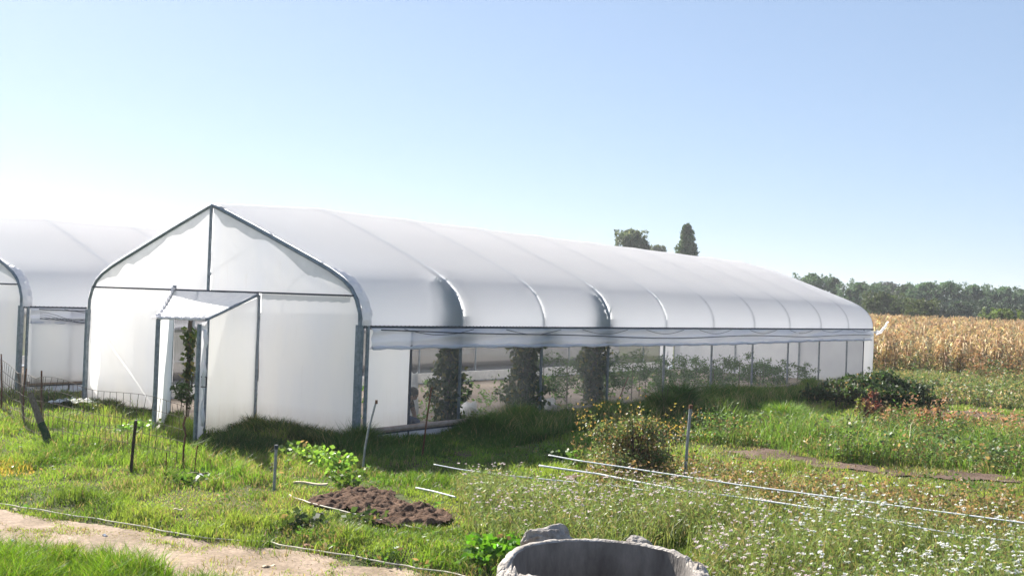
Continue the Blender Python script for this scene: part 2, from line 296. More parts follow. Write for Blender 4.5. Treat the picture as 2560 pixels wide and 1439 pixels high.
def greenhouse(off, main, label):
    c = W(off-HW, 0); root = empty('greenhouse', tuple(c), -A, label, 'greenhouse', 'arched white film greenhouses standing side by side')
    rr = np.random.default_rng(5 if main else 9)
    # roof
    rows = []; NS = 8
    TS = sorted(set([i/NS for i in range(NB*NS+1)]+[j+d for j in range(NB+1) for d in (-.045, -.022, .022, .045) if 0 <= j+d <= NB])); thin = []
    for t in TS:
        k = min(1, t, NB-t); k = max(0, k); k = k**.8
        fr = abs((t % 1)-.5)*2; sag = .016*(1-fr**2.5)
        p0 = profile(0)[1:-1]; p1 = profile(1)[1:-1]; row = []
        # resample the curve
        pts = np.array([(a[0]*(1-k)+b[0]*k, a[1]*(1-k)+b[1]*k) for a, b in zip(p0, p1)])
        s = np.concatenate([[0], np.cumsum(np.hypot(*np.diff(pts, axis=0).T))]); u = np.linspace(0, s[-1], 61)
        X = np.interp(u, s, pts[:, 0]); Zz = np.interp(u, s, pts[:, 1])
        for q in range(61):
            e = min(q, 60-q)/60*2; sg = sag*min(1, e*6)
            tx = X[min(q+1, 60)]-X[max(q-1, 0)]; tz = Zz[min(q+1, 60)]-Zz[max(q-1, 0)]; l = math.hypot(tx, tz)
            nx, nz = tz/l, -tx/l
            row.append((X[q]-nx*(sg-.012), t*BAY, Zz[q]-nz*(sg-.012)))
            zc = Zz[q]; near_ = math.exp(-((t-round(t))/.026)**2); low_ = 1-sstep(2.5, 3.2, zc)
            vine_ = 0.
            if main and X[q] > 0:
                for tv, zv, wv_ in ((1, 2.95, .15), (3, 2.82, .13)):
                    dd = ((t-tv+.02)/((wv_ if t < tv else .07)*(1.5-.5*(zc-2)/.9)))**2+(max(0, zc-zv+.25)/.3)**2
                    vine_ = max(vine_, .17*math.exp(-dd*1.2)*(.6+.8*float(vn(np.array([t*9.]), np.array([zc*4.]), 1, 1)[0])))
            thin.append(min(.6, near_*.26*low_*(X[q] > 0)+vine_))
        rows.append(row)
    rf = MB().grid(rows).build('roof_film', M['roof'], root, True)
    ca = rf.data.color_attributes.new('Col', 'FLOAT_COLOR', 'POINT'); th = np.ones((len(thin), 4), np.float32); th[:, :3] = np.array(thin)[:, None]; ca.data.foreach_set('color', th.ravel())
    # arches with their posts
    for k in range(NB+1):
        pr = profile(0 if k in (0, NB) else 1, .035); m = MB(); r = .038 if k in (0, NB) else .03
        yy = k*BAY+(.0 if k else -.02)
        m.tube([(x, yy, z) for x, z in pr], r)
        if k == 0:
            m.box((HW-.03, -.03, 1.0), (.11, .09, 2.0)).box((-HW+.03, -.03, 1.0), (.09, .09, 2.0))
            m.tube([(HW+.03, .1, 0), (HW+.03, .1, 1.99)], .032)
        m.build('arch', M['steel'], root, False)
    MB().tube([(0, -.02, 4.06), (0, BAY, 4.21), (0, LEN-BAY, 4.21), (0, LEN, 4.06)], .025).build('ridge_tube', M['steel'], root)
    for s in (1, -1):
        m = MB().box((s*(HW+.015), LEN/2, 1.97), (.05, LEN, .045))
        m.tube(wig((s*(HW+.05), .1, 1.985), (s*(HW+.05), LEN, 1.985), .012, 500), .006, 4); m.build('eave_rail', M['dark'], root)
    # front gable
    yf = -.045
    MB().box((0, yf, 2.48), (2*edge_x(2.48)-.05, .035, .03)).tube(wig((-3.75, yf-.03, 2.475), (3.8, yf-.03, 2.475), .014, 260), .007, 4).build('tie_beam', M['dark'], root)
    MB().box((0, yf, 3.28), (.05, .04, 1.58)).build('gable_post', M['steel'], root)
    def panel(name, P, mat, y=-.012, res=.14, warp=.012, parent=root):
        """flat sheet bounded by x0,x1 and functions for bottom/top"""
        x0, x1, zb, zt = P; n = max(2, int((x1-x0)/res)); a = []
        for i in range(n+1):
            x = x0+(x1-x0)*i/n; b, t = zb(x), zt(x); k = 14
            a.append([(x, y+warp*math.sin(x*3.1+j*.7)*math.sin(j/k*math.pi)+warp*.7*math.sin(x*9+j), b+(t-b)*j/k) for j in range(k+1)])
        return MB().grid(a).build(name, mat, parent, True)
    def top(x): # front profile height at x
        q = sorted((a[0]*HW, a[1]) for a in PR[1:]); return float(np.interp(abs(x), [t[0] for t in q], [t[1] for t in q]))-.02
    low = lambda x: min(2.47, top(x))
    panel('gable_panel', (-HW+.02, -.025, lambda x: min(2.49, top(x)), top), M['gable'])
    panel('gable_panel', (.025, HW-.02, lambda x: min(2.49, top(x)), top), M['gable'])
    if main:
        xs_ = [(-HW+.03, -1.04), (1.48, HW-.03)]
    else:
        xs_ = [(-HW+.03, 1.4), (1.46, HW-.03)]
    for a, b in xs_: panel('gable_panel', (a, b, lambda x: .0, low), M['gable'])
    for x in ((1.45, -1.07) if main else (1.43,)):
        MB().box((x, yf, 1.22), (.055, .05, 2.44)).build('gable_post', M['steel'], root)
    # doubled film along the arch, with a wavy lower edge
    for s in (1, -1):
        a = []
        for i in range(46):
            x = s*(.04+i/45*(HW-.3)); t = top(x); wv = .07+.22*float(vn(np.array([i*.1+5*s+9]), np.array([.5]), .45, 3)[0])+.05*float(vn(np.array([i*.1]), np.array([s+3.]), .12, 2)[0])
            if i > 36: wv *= 1-(i-36)/12
            a.append([(x, -.03, t-.01), (x, -.03, max(t-wv-.02, 2.5))])
        MB().grid(a).build('film_overlap', M['strip'], root)
    if main:
        a = [[(1.5+i*.09, -.028, 2.45), (1.5+i*.09, -.028, 2.36+.012*math.sin(i*2.1))] for i in range(26)]
        MB().grid(a).build('film_overlap', M['strip'], root)
    # rear gable
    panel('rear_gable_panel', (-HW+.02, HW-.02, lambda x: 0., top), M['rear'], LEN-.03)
    for x in (-1.3, 1.3): MB().box((x, LEN-.08, 1.7), (.05, .05, 3.4)).build('gable_post', M['steel'], root)
    # side walls
    for s in (1, -1):
        x = s*(HW+.045)
        def strip(name, y0, y1, z0, z1, mat, dx=0., wv=.01, ny=None):
            ny = ny or max(2, int((y1-y0)/.2)); a = []
            for i in range(ny+1):
                y = y0+(y1-y0)*i/ny
                a.append([(x+s*(dx+wv*math.sin(y*2.3+j)*math.sin(j/6*math.pi)), y, z0+(z1-z0)*j/6) for j in range(7)])
            return MB().grid(a).build(name, mat, root, True)
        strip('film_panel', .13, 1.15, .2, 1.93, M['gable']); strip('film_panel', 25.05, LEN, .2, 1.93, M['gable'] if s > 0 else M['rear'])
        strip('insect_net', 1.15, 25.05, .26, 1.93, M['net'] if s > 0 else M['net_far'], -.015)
        for y in (1.15, 25.05): MB().box((x+s*.012, y, 1.0), (.03, .035, 1.9)).build('net_post', M['dark'], root)
        # roll-up curtain hanging from the eave
        a = []; n = 210
        for i in range(n+1):
            y = .12+(LEN-.5)*i/n; e = .36 if y > 1.4 else .36; row = []
            bot = 1.60-.035*sstep(1, 6, y)+.02*math.sin(y*.35)
            for j in range(12):
                v = j/11; bulge = .05*math.sin(v*math.pi*1.1)+.028*math.sin(v*9+y*.9+math.sin(y*.37)*3)+.008*math.sin(y*5+j)
                row.append((x+s*(.025+bulge), y, 1.955+(bot-1.955)*v))
            a.append(row)
        MB().grid(a).build('rolled_curtain', M['valance'], root, True)
        MB().tube([(x+s*(.07+.012*math.sin(i*1.7)), .15+(LEN-.6)*i/150, 1.62-.035*sstep(1, 6, i*.174)+.02*math.sin(i*.061)+.008*math.sin(i*.9)) for i in range(151)], [.03+.008*math.sin(i*2.1) for i in range(151)], 8).build('curtain_roll', M['valance'], root, True)
        pts = [(x+s*.1, .3+(LEN-1)*i/60, 1.93-.17*sstep(0, 9, .3+(LEN-1)*i/60)-.025*math.sin(i*.31)) for i in range(61)]
        MB().tube(pts, .011, 6).build('curtain_rope', M['dark'], root)
        for k in range(9):
            y0 = .4+k*2.9+.6*rr.random(); q = [(x+s*.085, y0+1.9*i/10, 1.94-.10*math.sin(i/10*math.pi)*(1 if k < 7 else .7)) for i in range(11)]
            MB().tube(q, .006, 5).build('curtain_cord', M['dark'], root)
        MB().tube([(x+s*.03, .12, .24), (x+s*.03, LEN*.5, .25), (x+s*.03, LEN-1.1, .25)], .05, 8).build('base_rail', M['rail'], root)
        MB().box((x+s*.02, LEN/2, .185), (.05, LEN-.3, .03)).build('base_beam', M['dark'], root)
        strip('skirt', .1, LEN, .0, .17, M['skirt'], .01, .012)
        if s < 0: MB().box((x-s*.25, LEN/2+.5, .2), (.12, LEN-3, .26)).build('bed_curb', M['sack'], root)
    # loose film bunched outside the front arch
    for s in (1, -1):
        pr = profile(0)[:12] if s > 0 else profile(0)[::-1][:12]
        pr = [(x, z) for x, z in pr if z > 1.9]; pts = []; N = 70
        q = np.array(pr); sl = np.concatenate([[0], np.cumsum(np.hypot(*np.diff(q, axis=0).T))])
        for i in range(N+1):
            u = sl[-1]*i/N; xx = np.interp(u, sl, q[:, 0]); zz = np.interp(u, sl, q[:, 1]); big = (1-sstep(.9, 1.5, u))
            wd = .02+.10*big+.012*rr.random(); off_ = .012+.055*big*abs(math.sin(i*1.9))
            nx = s*(.97 if u < .5 else .7 if u < 1 else .45); nz = math.sqrt(1-nx*nx)
            jj = []
            for j in range(7):
                v = j/6; jj.append((xx+nx*(off_*math.sin(v*math.pi)+.014+.012*rr.random()*(1+big)), -.03+v*wd*1.8, zz+nz*(off_*math.sin(v*math.pi)+.014+.012*rr.random())))
            pts.append(jj)
        MB().grid(pts).build('loose_film', M['loose'], root, True)
    # flap of film at the far corner
    m = MB(); a = []
    for i in range(9):
        v = i/8; a.append([(HW+.05+v*.4+.015*j, LEN-.05+.2*v+.03*math.sin(j*2), 1.9+.12*v*v*2-.02*j*math.sin(v*5)+(.13-.04*v)*(j-3)/3*(.4+math.sin(v*3.1))+.03*math.sin(i*2.2+j)) for j in range(7)])
    m.grid(a).build('film_flap', M['loose'], root, True)
    return root, panel
gh2, _ = greenhouse(-10.71, False, 'second white greenhouse cut off by the frame edge, behind the wire fence')
gh, panel = greenhouse(0, True, 'long white film greenhouse with the porch and net side wall, in the middle')
# extra film sheet on the second greenhouse's side by its front corner
m = MB(); a = [[(HW+.14+.01*math.sin(i*1.3+j), .15+i*.14, .25+j*.21) for j in range(8)] for i in range(19)]
m.grid(a).build('film_panel', M['gable'], gh2, True)
MB().box((HW+.16, 2.72, 1.0), (.05, .05, 1.95)).build('net_post', M['dark'], gh2)
a = [[(HW+.13+.01*math.sin(i*1.3+j), 2.85+i*.14, .25+j*.21) for j in range(8)] for i in range(5)]
MB().grid(a).build('film_panel', M['gable'], gh2, True)
for k in range(7):      # limp cords over that sheet
    MB().tube([(HW+.19, .3+i*.2, 1.86-.03*k-(.25-.05*k)*math.sin(i/12*math.pi+.2*k)**2) for i in range(12)], .006, 4).build('curtain_cord', M['dark'], gh2)
# porch, local coordinates (x = n+HW, y = L)
def lc(p): n_, l_ = tolocal(p[0], p[1]); return float(n_)+HW, float(l_)
P1 = lc(G(384, 1088)); P2 = lc(G(507, 1087)); BL = (-1.03, -.05); BR = (1.46, -.06)
porch = empty('porch'); porch.parent = gh
zt = 1.99
for P, nm in ((P1, .055), (P2, .055)):
    MB().box((P[0], P[1], zt/2), (nm, nm, zt)).build('porch_post', M['steel'], porch)
m = MB().tube([(P1[0], P1[1], zt), (P2[0], P2[1], zt)], .025).tube([(P2[0], P2[1], zt), (BR[0], BR[1], 2.44)], .028).tube([(P1[0], P1[1], zt), (BL[0], BL[1], 2.5)], .022).tube([(BL[0], BL[1], 2.3), (BL[0], BL[1], 2.56)], .035)
m.build('porch_frame', M['steel'], porch)
a = []
for i in range(13):
    u = i/12; row = []
    for j in range(11):
        v = j/10
        fx = P1[0]*(1-u)+P2[0]*u; fy = P1[1]*(1-u)+P2[1]*u; bx = BL[0]*(1-u)+BR[0]*u; by = -.06
        z = (zt+.03)*(1-v)+(2.47)*v-.045*math.sin(u*math.pi)*math.sin(v*math.pi)+.004*math.sin(u*14+v*9)
        ov = -.05 if j == 0 else 0
        row.append((fx*(1-v)+bx*v+(-.05 if i == 0 else 0), fy*(1-v)+by*v+ov, z-(.05 if j == 0 else 0)))
    a.append(row)
MB().grid(a).build('porch_roof', M['loose'], porch, True)
for (p, q, zq, nm) in ((P2, BR, 2.4, 'porch_wall'), (P1, BL, 2.4, 'porch_wall')):
    a = []
    for i in range(13):
        u = i/12; a.append([(p[0]*(1-u)+q[0]*u+.006*math.sin(j*1.1+i), p[1]*(1-u)+q[1]*u+.006*math.sin(i*1.7), .03+((zt-.01)*(1-u)+zq*u-.03)*j/10) for j in range(11)])
    MB().grid(a).build(nm, M['gable'], porch, True)
# bunched film hem along the porch roof
pts = [(P1[0]*(1-u)+P2[0]*u-.02+.01*math.sin(u*40), P1[1]*(1-u)+P2[1]*u-.06, zt-.0+.012*math.sin(u*33)) for u in np.linspace(-.05, 1.02, 24)]
MB().tube(pts, [.026+.005*math.sin(i*2.3) for i in range(24)], 7).build('film_hem', M['loose'], porch, True)
pts = [(P1[0]*(1-v)+BL[0]*v-.03, P1[1]*(1-v)+BL[1]*v, zt*(1-v)+2.5*v+.02+.012*math.sin(v*50)) for v in np.linspace(0, 1, 26)]
MB().tube(pts, [.03+.014*math.sin(i*1.9) for i in range(26)], 6).build('film_hem', M['loose'], porch, True)
# open door
dr = empty('door'); dr.parent = gh
D1 = P2; D2 = lc((-4.98, 16.98)); dz = 1.9
m = MB()
for P in (D1, D2): m.box((P[0]-.02, P[1]-.02, dz/2+.04), (.05, .05, dz))
for z in (.08, 1.0, dz+.02): m.tube([(D1[0]-.02, D1[1]-.02, z), (D2[0]-.02, D2[1]-.02, z)], .022)
m.build('door_frame', M['steel'], dr)
a = [[(D1[0]*(1-u)+D2[0]*u+.012+.012*math.sin(j*1.3+u*9), D1[1]*(1-u)+D2[1]*u, .06+dz*j/12) for j in range(13)] for u in np.linspace(.05, 1.03, 8)]
MB().grid(a).build('door_film', M['loose'], dr, True)
q = [(D2[0]+.05+.02*math.sin(i*1.7), D2[1]+.05, .3+1.55*i/14) for i in range(15)]
MB().tube(q, [.022+.014*math.sin(i*1.1) for i in range(15)], 6).build('torn_film', M['loose'], dr, True)
Dv = Vector((D2[0], D2[1], 0)); hh = 1.0
ax = Vector((Nv @ np.array([1, 0, 0]), Lv @ np.array([1, 0, 0]), 0))   # world x axis in local coordinates
for sg, nm in ((-1, 'handle'), (1, 'handle')):
    o = Dv+ax*(sg*.03); e = o+ax*(sg*.085)
    MB().tube([o+Vector((0, 0, hh-.07)), e+Vector((0, 0, hh-.07)), e+Vector((0, 0, hh+.09)), o+Vector((0, 0, hh+.09))], .011, 6).build('handle', M['black'], dr)
MB().box((D1[0]-.03, D1[1], 1.62), (.05, .04, .07)).build('hinge', M['dark'], dr)
# ------------------------------------------------------------------ foliage generators
def vary(base, n, amt=.25, dry=None, pdry=0.):
    c = np.array(base)[None, :]*(1+amt*(rng.random((n, 1))*2-1)); c = c*(1+.12*(rng.random((n, 3))*2-1))
    if dry is not None:
        m = rng.random(n) < pdry; c[m] = np.array(dry)*(.7+.6*rng.random((m.sum(), 1)))
    return c
def blades(P, h, wd, lean, col):
    """P (n,3); curved blades of two segments"""
    n = len(P); a = rng.random(n)*2*math.pi; d = np.stack([np.cos(a), np.sin(a), np.zeros(n)], 1); b = rng.random(n)*2*math.pi
    s = np.stack([np.cos(b), np.sin(b), np.zeros(n)], 1)*wd[:, None]*.5; ln = (lean*h)[:, None]
    up = np.array([0, 0, 1.])[None]; mid = P+d*ln*.3+up*(h*.55)[:, None]; tip = P+d*ln+up*(h*(1-.3*lean))[:, None]
    V = np.stack([P-s, P+s, mid+s*.75, mid-s*.75, tip], 1).reshape(-1, 3); i = np.arange(n)*5
    q = np.stack([i, i+1, i+2, i+3], 1); t = np.stack([i+3, i+2, i+4], 1)
    cc = np.repeat(col, 5, axis=0).reshape(n, 5, 3); return V, q, t, cc.reshape(-1, 3)
def leaves(P, size, col, asp=.5, flat=0., droop=0.):
    n = len(P); u = rng.normal(size=(n, 3)); u[:, 2] = u[:, 2]*(1-flat)-droop; u /= np.linalg.norm(u, axis=1, keepdims=True)
    r = rng.normal(size=(n, 3)); r[:, 2] *= (1-flat); v = np.cross(u, r); v /= np.linalg.norm(v, axis=1, keepdims=True)+1e-9
    if flat:
        pass
    u = u*size[:, None]; v = v*size[:, None]*asp
    V = np.stack([P, P+u*.45+v*.5, P+u, P+u*.45-v*.5], 1).reshape(-1, 3); i = np.arange(n)*4
    return V, np.stack([i, i+1, i+2, i+3], 1), np.zeros((0, 3), int), np.repeat(col, 4, axis=0)
class Veg:
    def __init__(s): s.V = []; s.q = []; s.t = []; s.c = []; s.n = 0
    def add(s, r):
        V, q, t, c = r; s.V.append(V); s.q.append(q+s.n); s.t.append(t+s.n); s.c.append(c); s.n += len(V); return s
    def build(s, name, mat, parent=None):
        return npmesh(name, np.concatenate(s.V), [np.concatenate(s.q), np.concatenate(s.t)], np.concatenate(s.c), mat, parent)
def onground(x, y): return np.stack([x, y, height(x, y)], 1)
def ballpts(n, c, r, shell=.4):
    d = rng.normal(size=(n, 3)); d /= np.linalg.norm(d, axis=1, keepdims=True); k = (shell+(1-shell)*rng.random((n, 1)))
    return np.array(c)+d*k*np.array(r)
# ------------------------------------------------------------------ grass
Z_YAR = gp((1140, 1236), (1300, 1215), (1500, 1262), (1700, 1275), (1900, 1322), (2200, 1378), (2600, 1445), (3300, 1560), (3000, 1800), (1800, 2000), (1720, 1500), (1780, 1420), (1700, 1380), (1500, 1395), (1330, 1395), (1230, 1370), (1160, 1320))
Z_WEED = gp((1430, 1150), (1700, 1165), (2000, 1215), (2560, 1275), (3200, 1380), (3200, 1520), (2300, 1335), (1900, 1290), (1720, 1262), (1500, 1225))
Z_BAND = gp((1690, 1075), (1800, 1068), (2000, 1072), (2200, 1075), (2560, 1108), (3100, 1165), (3100, 1262), (2560, 1192), (2330, 1165), (2100, 1150), (1900, 1115), (1700, 1105))
Z_BRN = gp((2190, 1062), (2300, 1046), (2560, 1075), (2750, 1100), (2750, 1140), (2560, 1122), (2250, 1085))
Z_GRN = gp((2185, 930), (2300, 905), (2600, 915), (3000, 920), (3000, 1050), (2600, 1028), (2300, 1008), (2150, 985))
Z_FORE = gp((-300, 1300), (0, 1366), (150, 1380), (300, 1394), (430, 1418), (510, 1448), (620, 1500), (600, 1700), (-900, 1700))
def scatter(n, y0, y1, k=2.0, tx=(-.74, .84)):
    """points thinning with distance like y^-k"""
    u = rng.random(n); 
    e = 2-k
    y = (y0**e+u*(y1**e-y0**e))**(1/e) if abs(e) > 1e-6 else y0*(y1/y0)**u
    return y*(tx[0]+(tx[1]-tx[0])*rng.random(n)), y
x, y = scatter(1010000, 6.0, 66, 2.6)
nn, ll = tolocal(x, y)
keep = ~(((nn < .03) & (nn > -8.1) & (ll > -.03) & (ll < LEN)) | ((nn < -10.68) & (nn > -18.9) & (ll > 0) & (ll < LEN)))
keep &= ~inpoly(x+.1*(rng.random(len(x))-.5), y+.1*(rng.random(len(x))-.5), SOILP)
wc = (.735, 7.72); keep &= np.hypot(x-wc[0], y-wc[1]) > .8
jx = x+.5*(vn(x, y, .4, 1)-.5)+.25*(rng.random(len(x))-.5); jy = y+.5*(vn(x, y, .4, 2)-.5)+.25*(rng.random(len(x))-.5)
onp = inpoly(jx, jy, PATHP); patch = vn(x, y, .55, 3)*.6+vn(x, y, .17, 4)*.4
keep &= ~(onp & (rng.random(len(x)) > .10) & (patch < .44+.16*sstep(-6, -2, x)*(1-sstep(-1.5, 0, x))+.1*rng.random(len(x))-.12*(1-sstep(-5.5, -4, x))))
for P in STRIPS: keep &= ~(inpoly(jx, jy, P) & (rng.random(len(x)) < .45))
keep &= ~(inpoly(x, y, Z_FORE) & (rng.random(len(x)) < .5))
x, y, nn, ll, onp = x[keep], y[keep], nn[keep], ll[keep], onp[keep]; n = len(x)
cl = vn(x, y, .35, 5)*.6+vn(x, y, 1.3, 6)*.4          # clumpiness
cl = np.clip(cl+.35*(vn(x, y, .22, 1)-.5), 0, 1); hh = (.025+.36*np.clip(cl-.3, 0, 1)**1.5)*(.6+.8*rng.random(n))
left = sstep(-2.5, -4.5, x)*sstep(13, 14.2, y)*(y < 24); hh *= 1+.9*left
hh[onp] *= .4
yar = inpoly(x, y, Z_YAR); hh[yar] *= 1.1
wdt = (.0045+.00032*y)*(.7+.6*rng.random(n))
g1 = np.array([.14, .285, .027]); g2 = np.array([.28, .34, .07]); g3 = np.array([.055, .12, .016])
tt = (vn(x, y, 2.4, 7)*.6+vn(x, y, .6, 2)*.4)[:, None]
col = g1*(1-tt)+g2*tt; dk = (vn(x, y, .8, 3) > .62)[:, None]; col = np.where(dk, col*.45+g3*.55, col)
col *= .75+.5*rng.random((n, 1)); dry = rng.random(n) < (.10+.25*(vn(x, y, 1.1, 6) > .6)+.3*onp+.12*(x > 2)); col[dry] = np.array([.3, .24, .13])*(.6+.7*rng.random((dry.sum(), 1)))
pil = (np.hypot((x+7.2)/1.0, (y-13.9)/.5) < 1) & (rng.random(n) < .5); col[pil] = (.45, .33, .08)
v = Veg().add(blades(onground(x, y), hh, wdt, .3+.6*rng.random(n), col)); v.build('grass', M['grass'])['kind'] = 'stuff'
# long grass: along the walls, in mounds, and the lush foreground tuft
def long_grass(name, x, y, h0, c, wid=1., pd=.08, jit=.35):
    n = len(x); h = h0*(1-jit+2*jit*rng.random(n)); wd = (.005+.00028*y)*(.7+.6*rng.random(n))*wid
    col = vary(c, n, .35, (.34, .29, .12), pd); return blades(onground(x, y), h, wd, .25+.65*rng.random(n), col)
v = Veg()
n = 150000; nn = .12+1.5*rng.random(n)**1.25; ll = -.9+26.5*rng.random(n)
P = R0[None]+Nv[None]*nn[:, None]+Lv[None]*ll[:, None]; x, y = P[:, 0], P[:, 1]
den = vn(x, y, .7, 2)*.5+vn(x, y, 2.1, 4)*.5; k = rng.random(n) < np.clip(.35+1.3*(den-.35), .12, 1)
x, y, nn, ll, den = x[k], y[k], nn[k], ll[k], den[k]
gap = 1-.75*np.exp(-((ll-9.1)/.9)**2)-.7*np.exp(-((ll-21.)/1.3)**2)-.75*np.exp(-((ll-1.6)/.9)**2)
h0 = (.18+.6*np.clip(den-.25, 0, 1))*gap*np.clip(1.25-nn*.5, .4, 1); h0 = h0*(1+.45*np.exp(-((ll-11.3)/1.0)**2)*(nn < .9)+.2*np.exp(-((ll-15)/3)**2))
v.add(long_grass('', x, y, h0, (.065, .14, .022), jit=.5))  # base green darkened to deepen the shade beside the wall
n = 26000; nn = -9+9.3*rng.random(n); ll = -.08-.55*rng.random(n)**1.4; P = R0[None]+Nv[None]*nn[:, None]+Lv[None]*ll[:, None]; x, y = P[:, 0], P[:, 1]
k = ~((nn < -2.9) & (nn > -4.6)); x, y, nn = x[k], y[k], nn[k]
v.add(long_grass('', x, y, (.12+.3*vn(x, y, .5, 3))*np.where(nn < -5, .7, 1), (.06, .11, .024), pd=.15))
n = 9000; c0 = G(560, 1120); a = rng.random(n)*6.28; r = rng.random(n)**.5; x = c0[0]+r*np.cos(a)*.75+.1; y = c0[1]+r*np.sin(a)*.9+.2; v.add(long_grass('', x, y, .1+.3*(1-r)*vn(x, y, .25, 2)+.08*rng.random(n), (.055, .11, .022)))
for k in range(150):
    n_ = .2+1.3*rng.random(); l_ = -.6+24*rng.random()
    if abs(l_-9.1) < .6 or abs(l_-1.6) < 1.1 or abs(l_-21) < 1: continue
    p = W(n_, l_); m = 520; a = rng.random(m)*6.28; q = (.12+.16*rng.random())*rng.random(m)**.6; hh_ = (.24+.3*rng.random())*(1.2-.45*n_)
    v.add(long_grass('', p[0]+q*np.cos(a), p[1]+q*np.sin(a), hh_*(1-q*1.2)*np.ones(m), np.array((.08, .165, .028))*(.7+.6*rng.random()), jit=.3, pd=.1))
n = 2400; nn = .1+1.5*rng.random(n); ll = 2.6+21*rng.random(n); P = R0[None]+Nv[None]*nn[:, None]+Lv[None]*ll[:, None]
v.add(blades(onground(P[:, 0], P[:, 1]), .35+.3*rng.random(n), np.full(n, .008), .3+.4*rng.random(n), vary((.22, .26, .09), n, .3, (.4, .33, .18), .4)))
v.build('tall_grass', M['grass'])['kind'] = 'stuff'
v = Veg(); x, y = scatter(90000, 6.3, 11.5, 1.2, (-.62, -.2)); k = inpoly(x+.3*(vn(x, y, .3, 1)-.5), y+.3*(vn(x, y, .3, 2)-.5), Z_FORE); x, y = x[k], y[k]
v.add(long_grass('', x, y, .12+.2*vn(x, y, .35, 5), (.13, .235, .02), pd=.06, wid=.9)); v.build('lush_grass', M['grass'])['kind'] = 'stuff'
# mixed weeds in the beds to the right
def clumps(v, cx, cy, hgt, rad, nl, size, c, pdry=.2, dryc=(.3, .2, .1), asp=.45, flat=.3, stems=True):
    for i in range(len(cx)):
        m = int(nl*(.6+.8*rng.random())); h = hgt[i]; r = rad[i]; b = float(height(cx[i], cy[i]))
        a = rng.random(m)*6.28; zz = rng.random(m)**.8; rr_ = r*(.25+.75*rng.random(m))*(.5+.6*zz)
        P = np.stack([cx[i]+np.cos(a)*rr_, cy[i]+np.sin(a)*rr_, b+h*zz], 1)
        cc = vary(np.array(c)*(.75+.5*rng.random()), m, .35, dryc, pdry*(.5+rng.random()))
        v.add(leaves(P, size*(.6+.8*rng.random(m)), cc, asp, flat))
        if stems:
            k = 4; Q = np.stack([cx[i]+r*.3*(rng.random(k)-.5), cy[i]+r*.3*(rng.random(k)-.5), np.full(k, b)], 1)
            v.add(blades(Q, h*(.7+.4*rng.random(k)), np.full(k, .008+.0002*cy[i]), .5*rng.random(k), vary((.13, .12, .05), k)))
def inzone(P, n, y0, y1, k=1.5, tx=(-.1, .85)):
    x, y = scatter(int(n*1.32), y0, y1, k, tx); m = inpoly(x, y, P); return x[m], y[m]
v = Veg(); cx, cy = inzone(Z_WEED, 3600, 9, 20); clumps(v, cx, cy, .14+.28*rng.random(len(cx)), .08+.1*rng.random(len(cx)), 26, .05, (.13, .16, .05), .6, (.3, .19, .1))
x, y = inzone(Z_WEED, 42000, 9, 20); v.add(long_grass('', x, y, np.full(len(x), .22), (.17, .2, .065), pd=.5, jit=.6))
v.build('weeds', M['leaf'])['kind'] = 'stuff'
v = Veg(); cx, cy = inzone(Z_BAND, 2600, 12, 27); rt_ = sstep(4, 9, cx)
clumps(v, cx, cy, (.12+.3*rng.random(len(cx)))*(.15+2.1*vn(cx, cy, 1.0, 3)**1.3), .12+.16*rng.random(len(cx)), 40, .06, (.11, .19, .045), .15)
x, y = inzone(Z_BAND, 70000, 12, 27); v.add(long_grass('', x, y, .05+.75*vn(x, y, .9, 4)**2, (.15, .25, .04), pd=.1)); k = 60; cx = 2.5+9*rng.random(k); cy = 13+9*rng.random(k); q = inpoly(cx, cy, Z_BAND); clumps(v, cx[q], cy[q], .3+.3*rng.random(q.sum()), .3+.25*rng.random(q.sum()), 130, .055, (.06, .1, .03), .1)
k = 130; cx = 5+6*rng.random(k); cy = 13+9*rng.random(k); q = inpoly(cx, cy, Z_BAND); clumps(v, cx[q], cy[q], .3+.25*rng.random(q.sum()), .2+.15*rng.random(q.sum()), 46, .075, (.12, .17, .07), .12, asp=.6)
cx, cy = inzone(Z_BAND, 900, 12, 27); clumps(v, cx, cy, .1+.25*rng.random(len(cx)), .14+.1*rng.random(len(cx)), 26, .06, (.2, .2, .08), .6, (.34, .26, .13))
v.build('weeds', M['leaf'])['kind'] = 'stuff'
v = Veg(); cx, cy = inzone(Z_BRN, 1700, 17, 34); clumps(v, cx, cy, .2+.42*rng.random(len(cx)), .07+.05*rng.random(len(cx)), 30, .08, (.2, .18, .07), .8, (.46, .26, .15)); 
x, y = inzone(Z_BRN, 9000, 17, 34); v.add(long_grass('', x, y, np.full(len(x), .2), (.17, .19, .06), pd=.5)); v.build('dry_weeds', M['dry'])['kind'] = 'stuff'
v = Veg(); cx, cy = inzone(Z_GRN, 4200, 26, 62, 1.2, (.3, .8)); clumps(v, cx, cy, .12+.7*rng.random(len(cx))*vn(cx, cy, 2.5, 3)*1.5*(.6+.8*sstep(34, 44, cy)), .15+.25*rng.random(len(cx)), 30, .1, (.12, .17, .06), .3, (.33, .25, .13))
x, y = inzone(Z_GRN, 40000, 26, 62, 1.2, (.3, .8)); v.add(long_grass('', x, y, .1+.4*vn(x, y, 1.4, 2), (.16, .22, .07), pd=.4)); v.build('weeds', M['leaf'])['kind'] = 'stuff'
v = Veg(); cx = 13+20*rng.random(520); cy = 41+7*rng.random(520); q = tolocal(cx, cy)[0] > 1.5; clumps(v, cx[q], cy[q], .5+.6*rng.random(q.sum()), .2+.15*rng.random(q.sum()), 40, .11, (.2, .17, .07), .6, (.36, .2, .11))
v.build('dry_weeds', M['dry'])['kind'] = 'stuff'
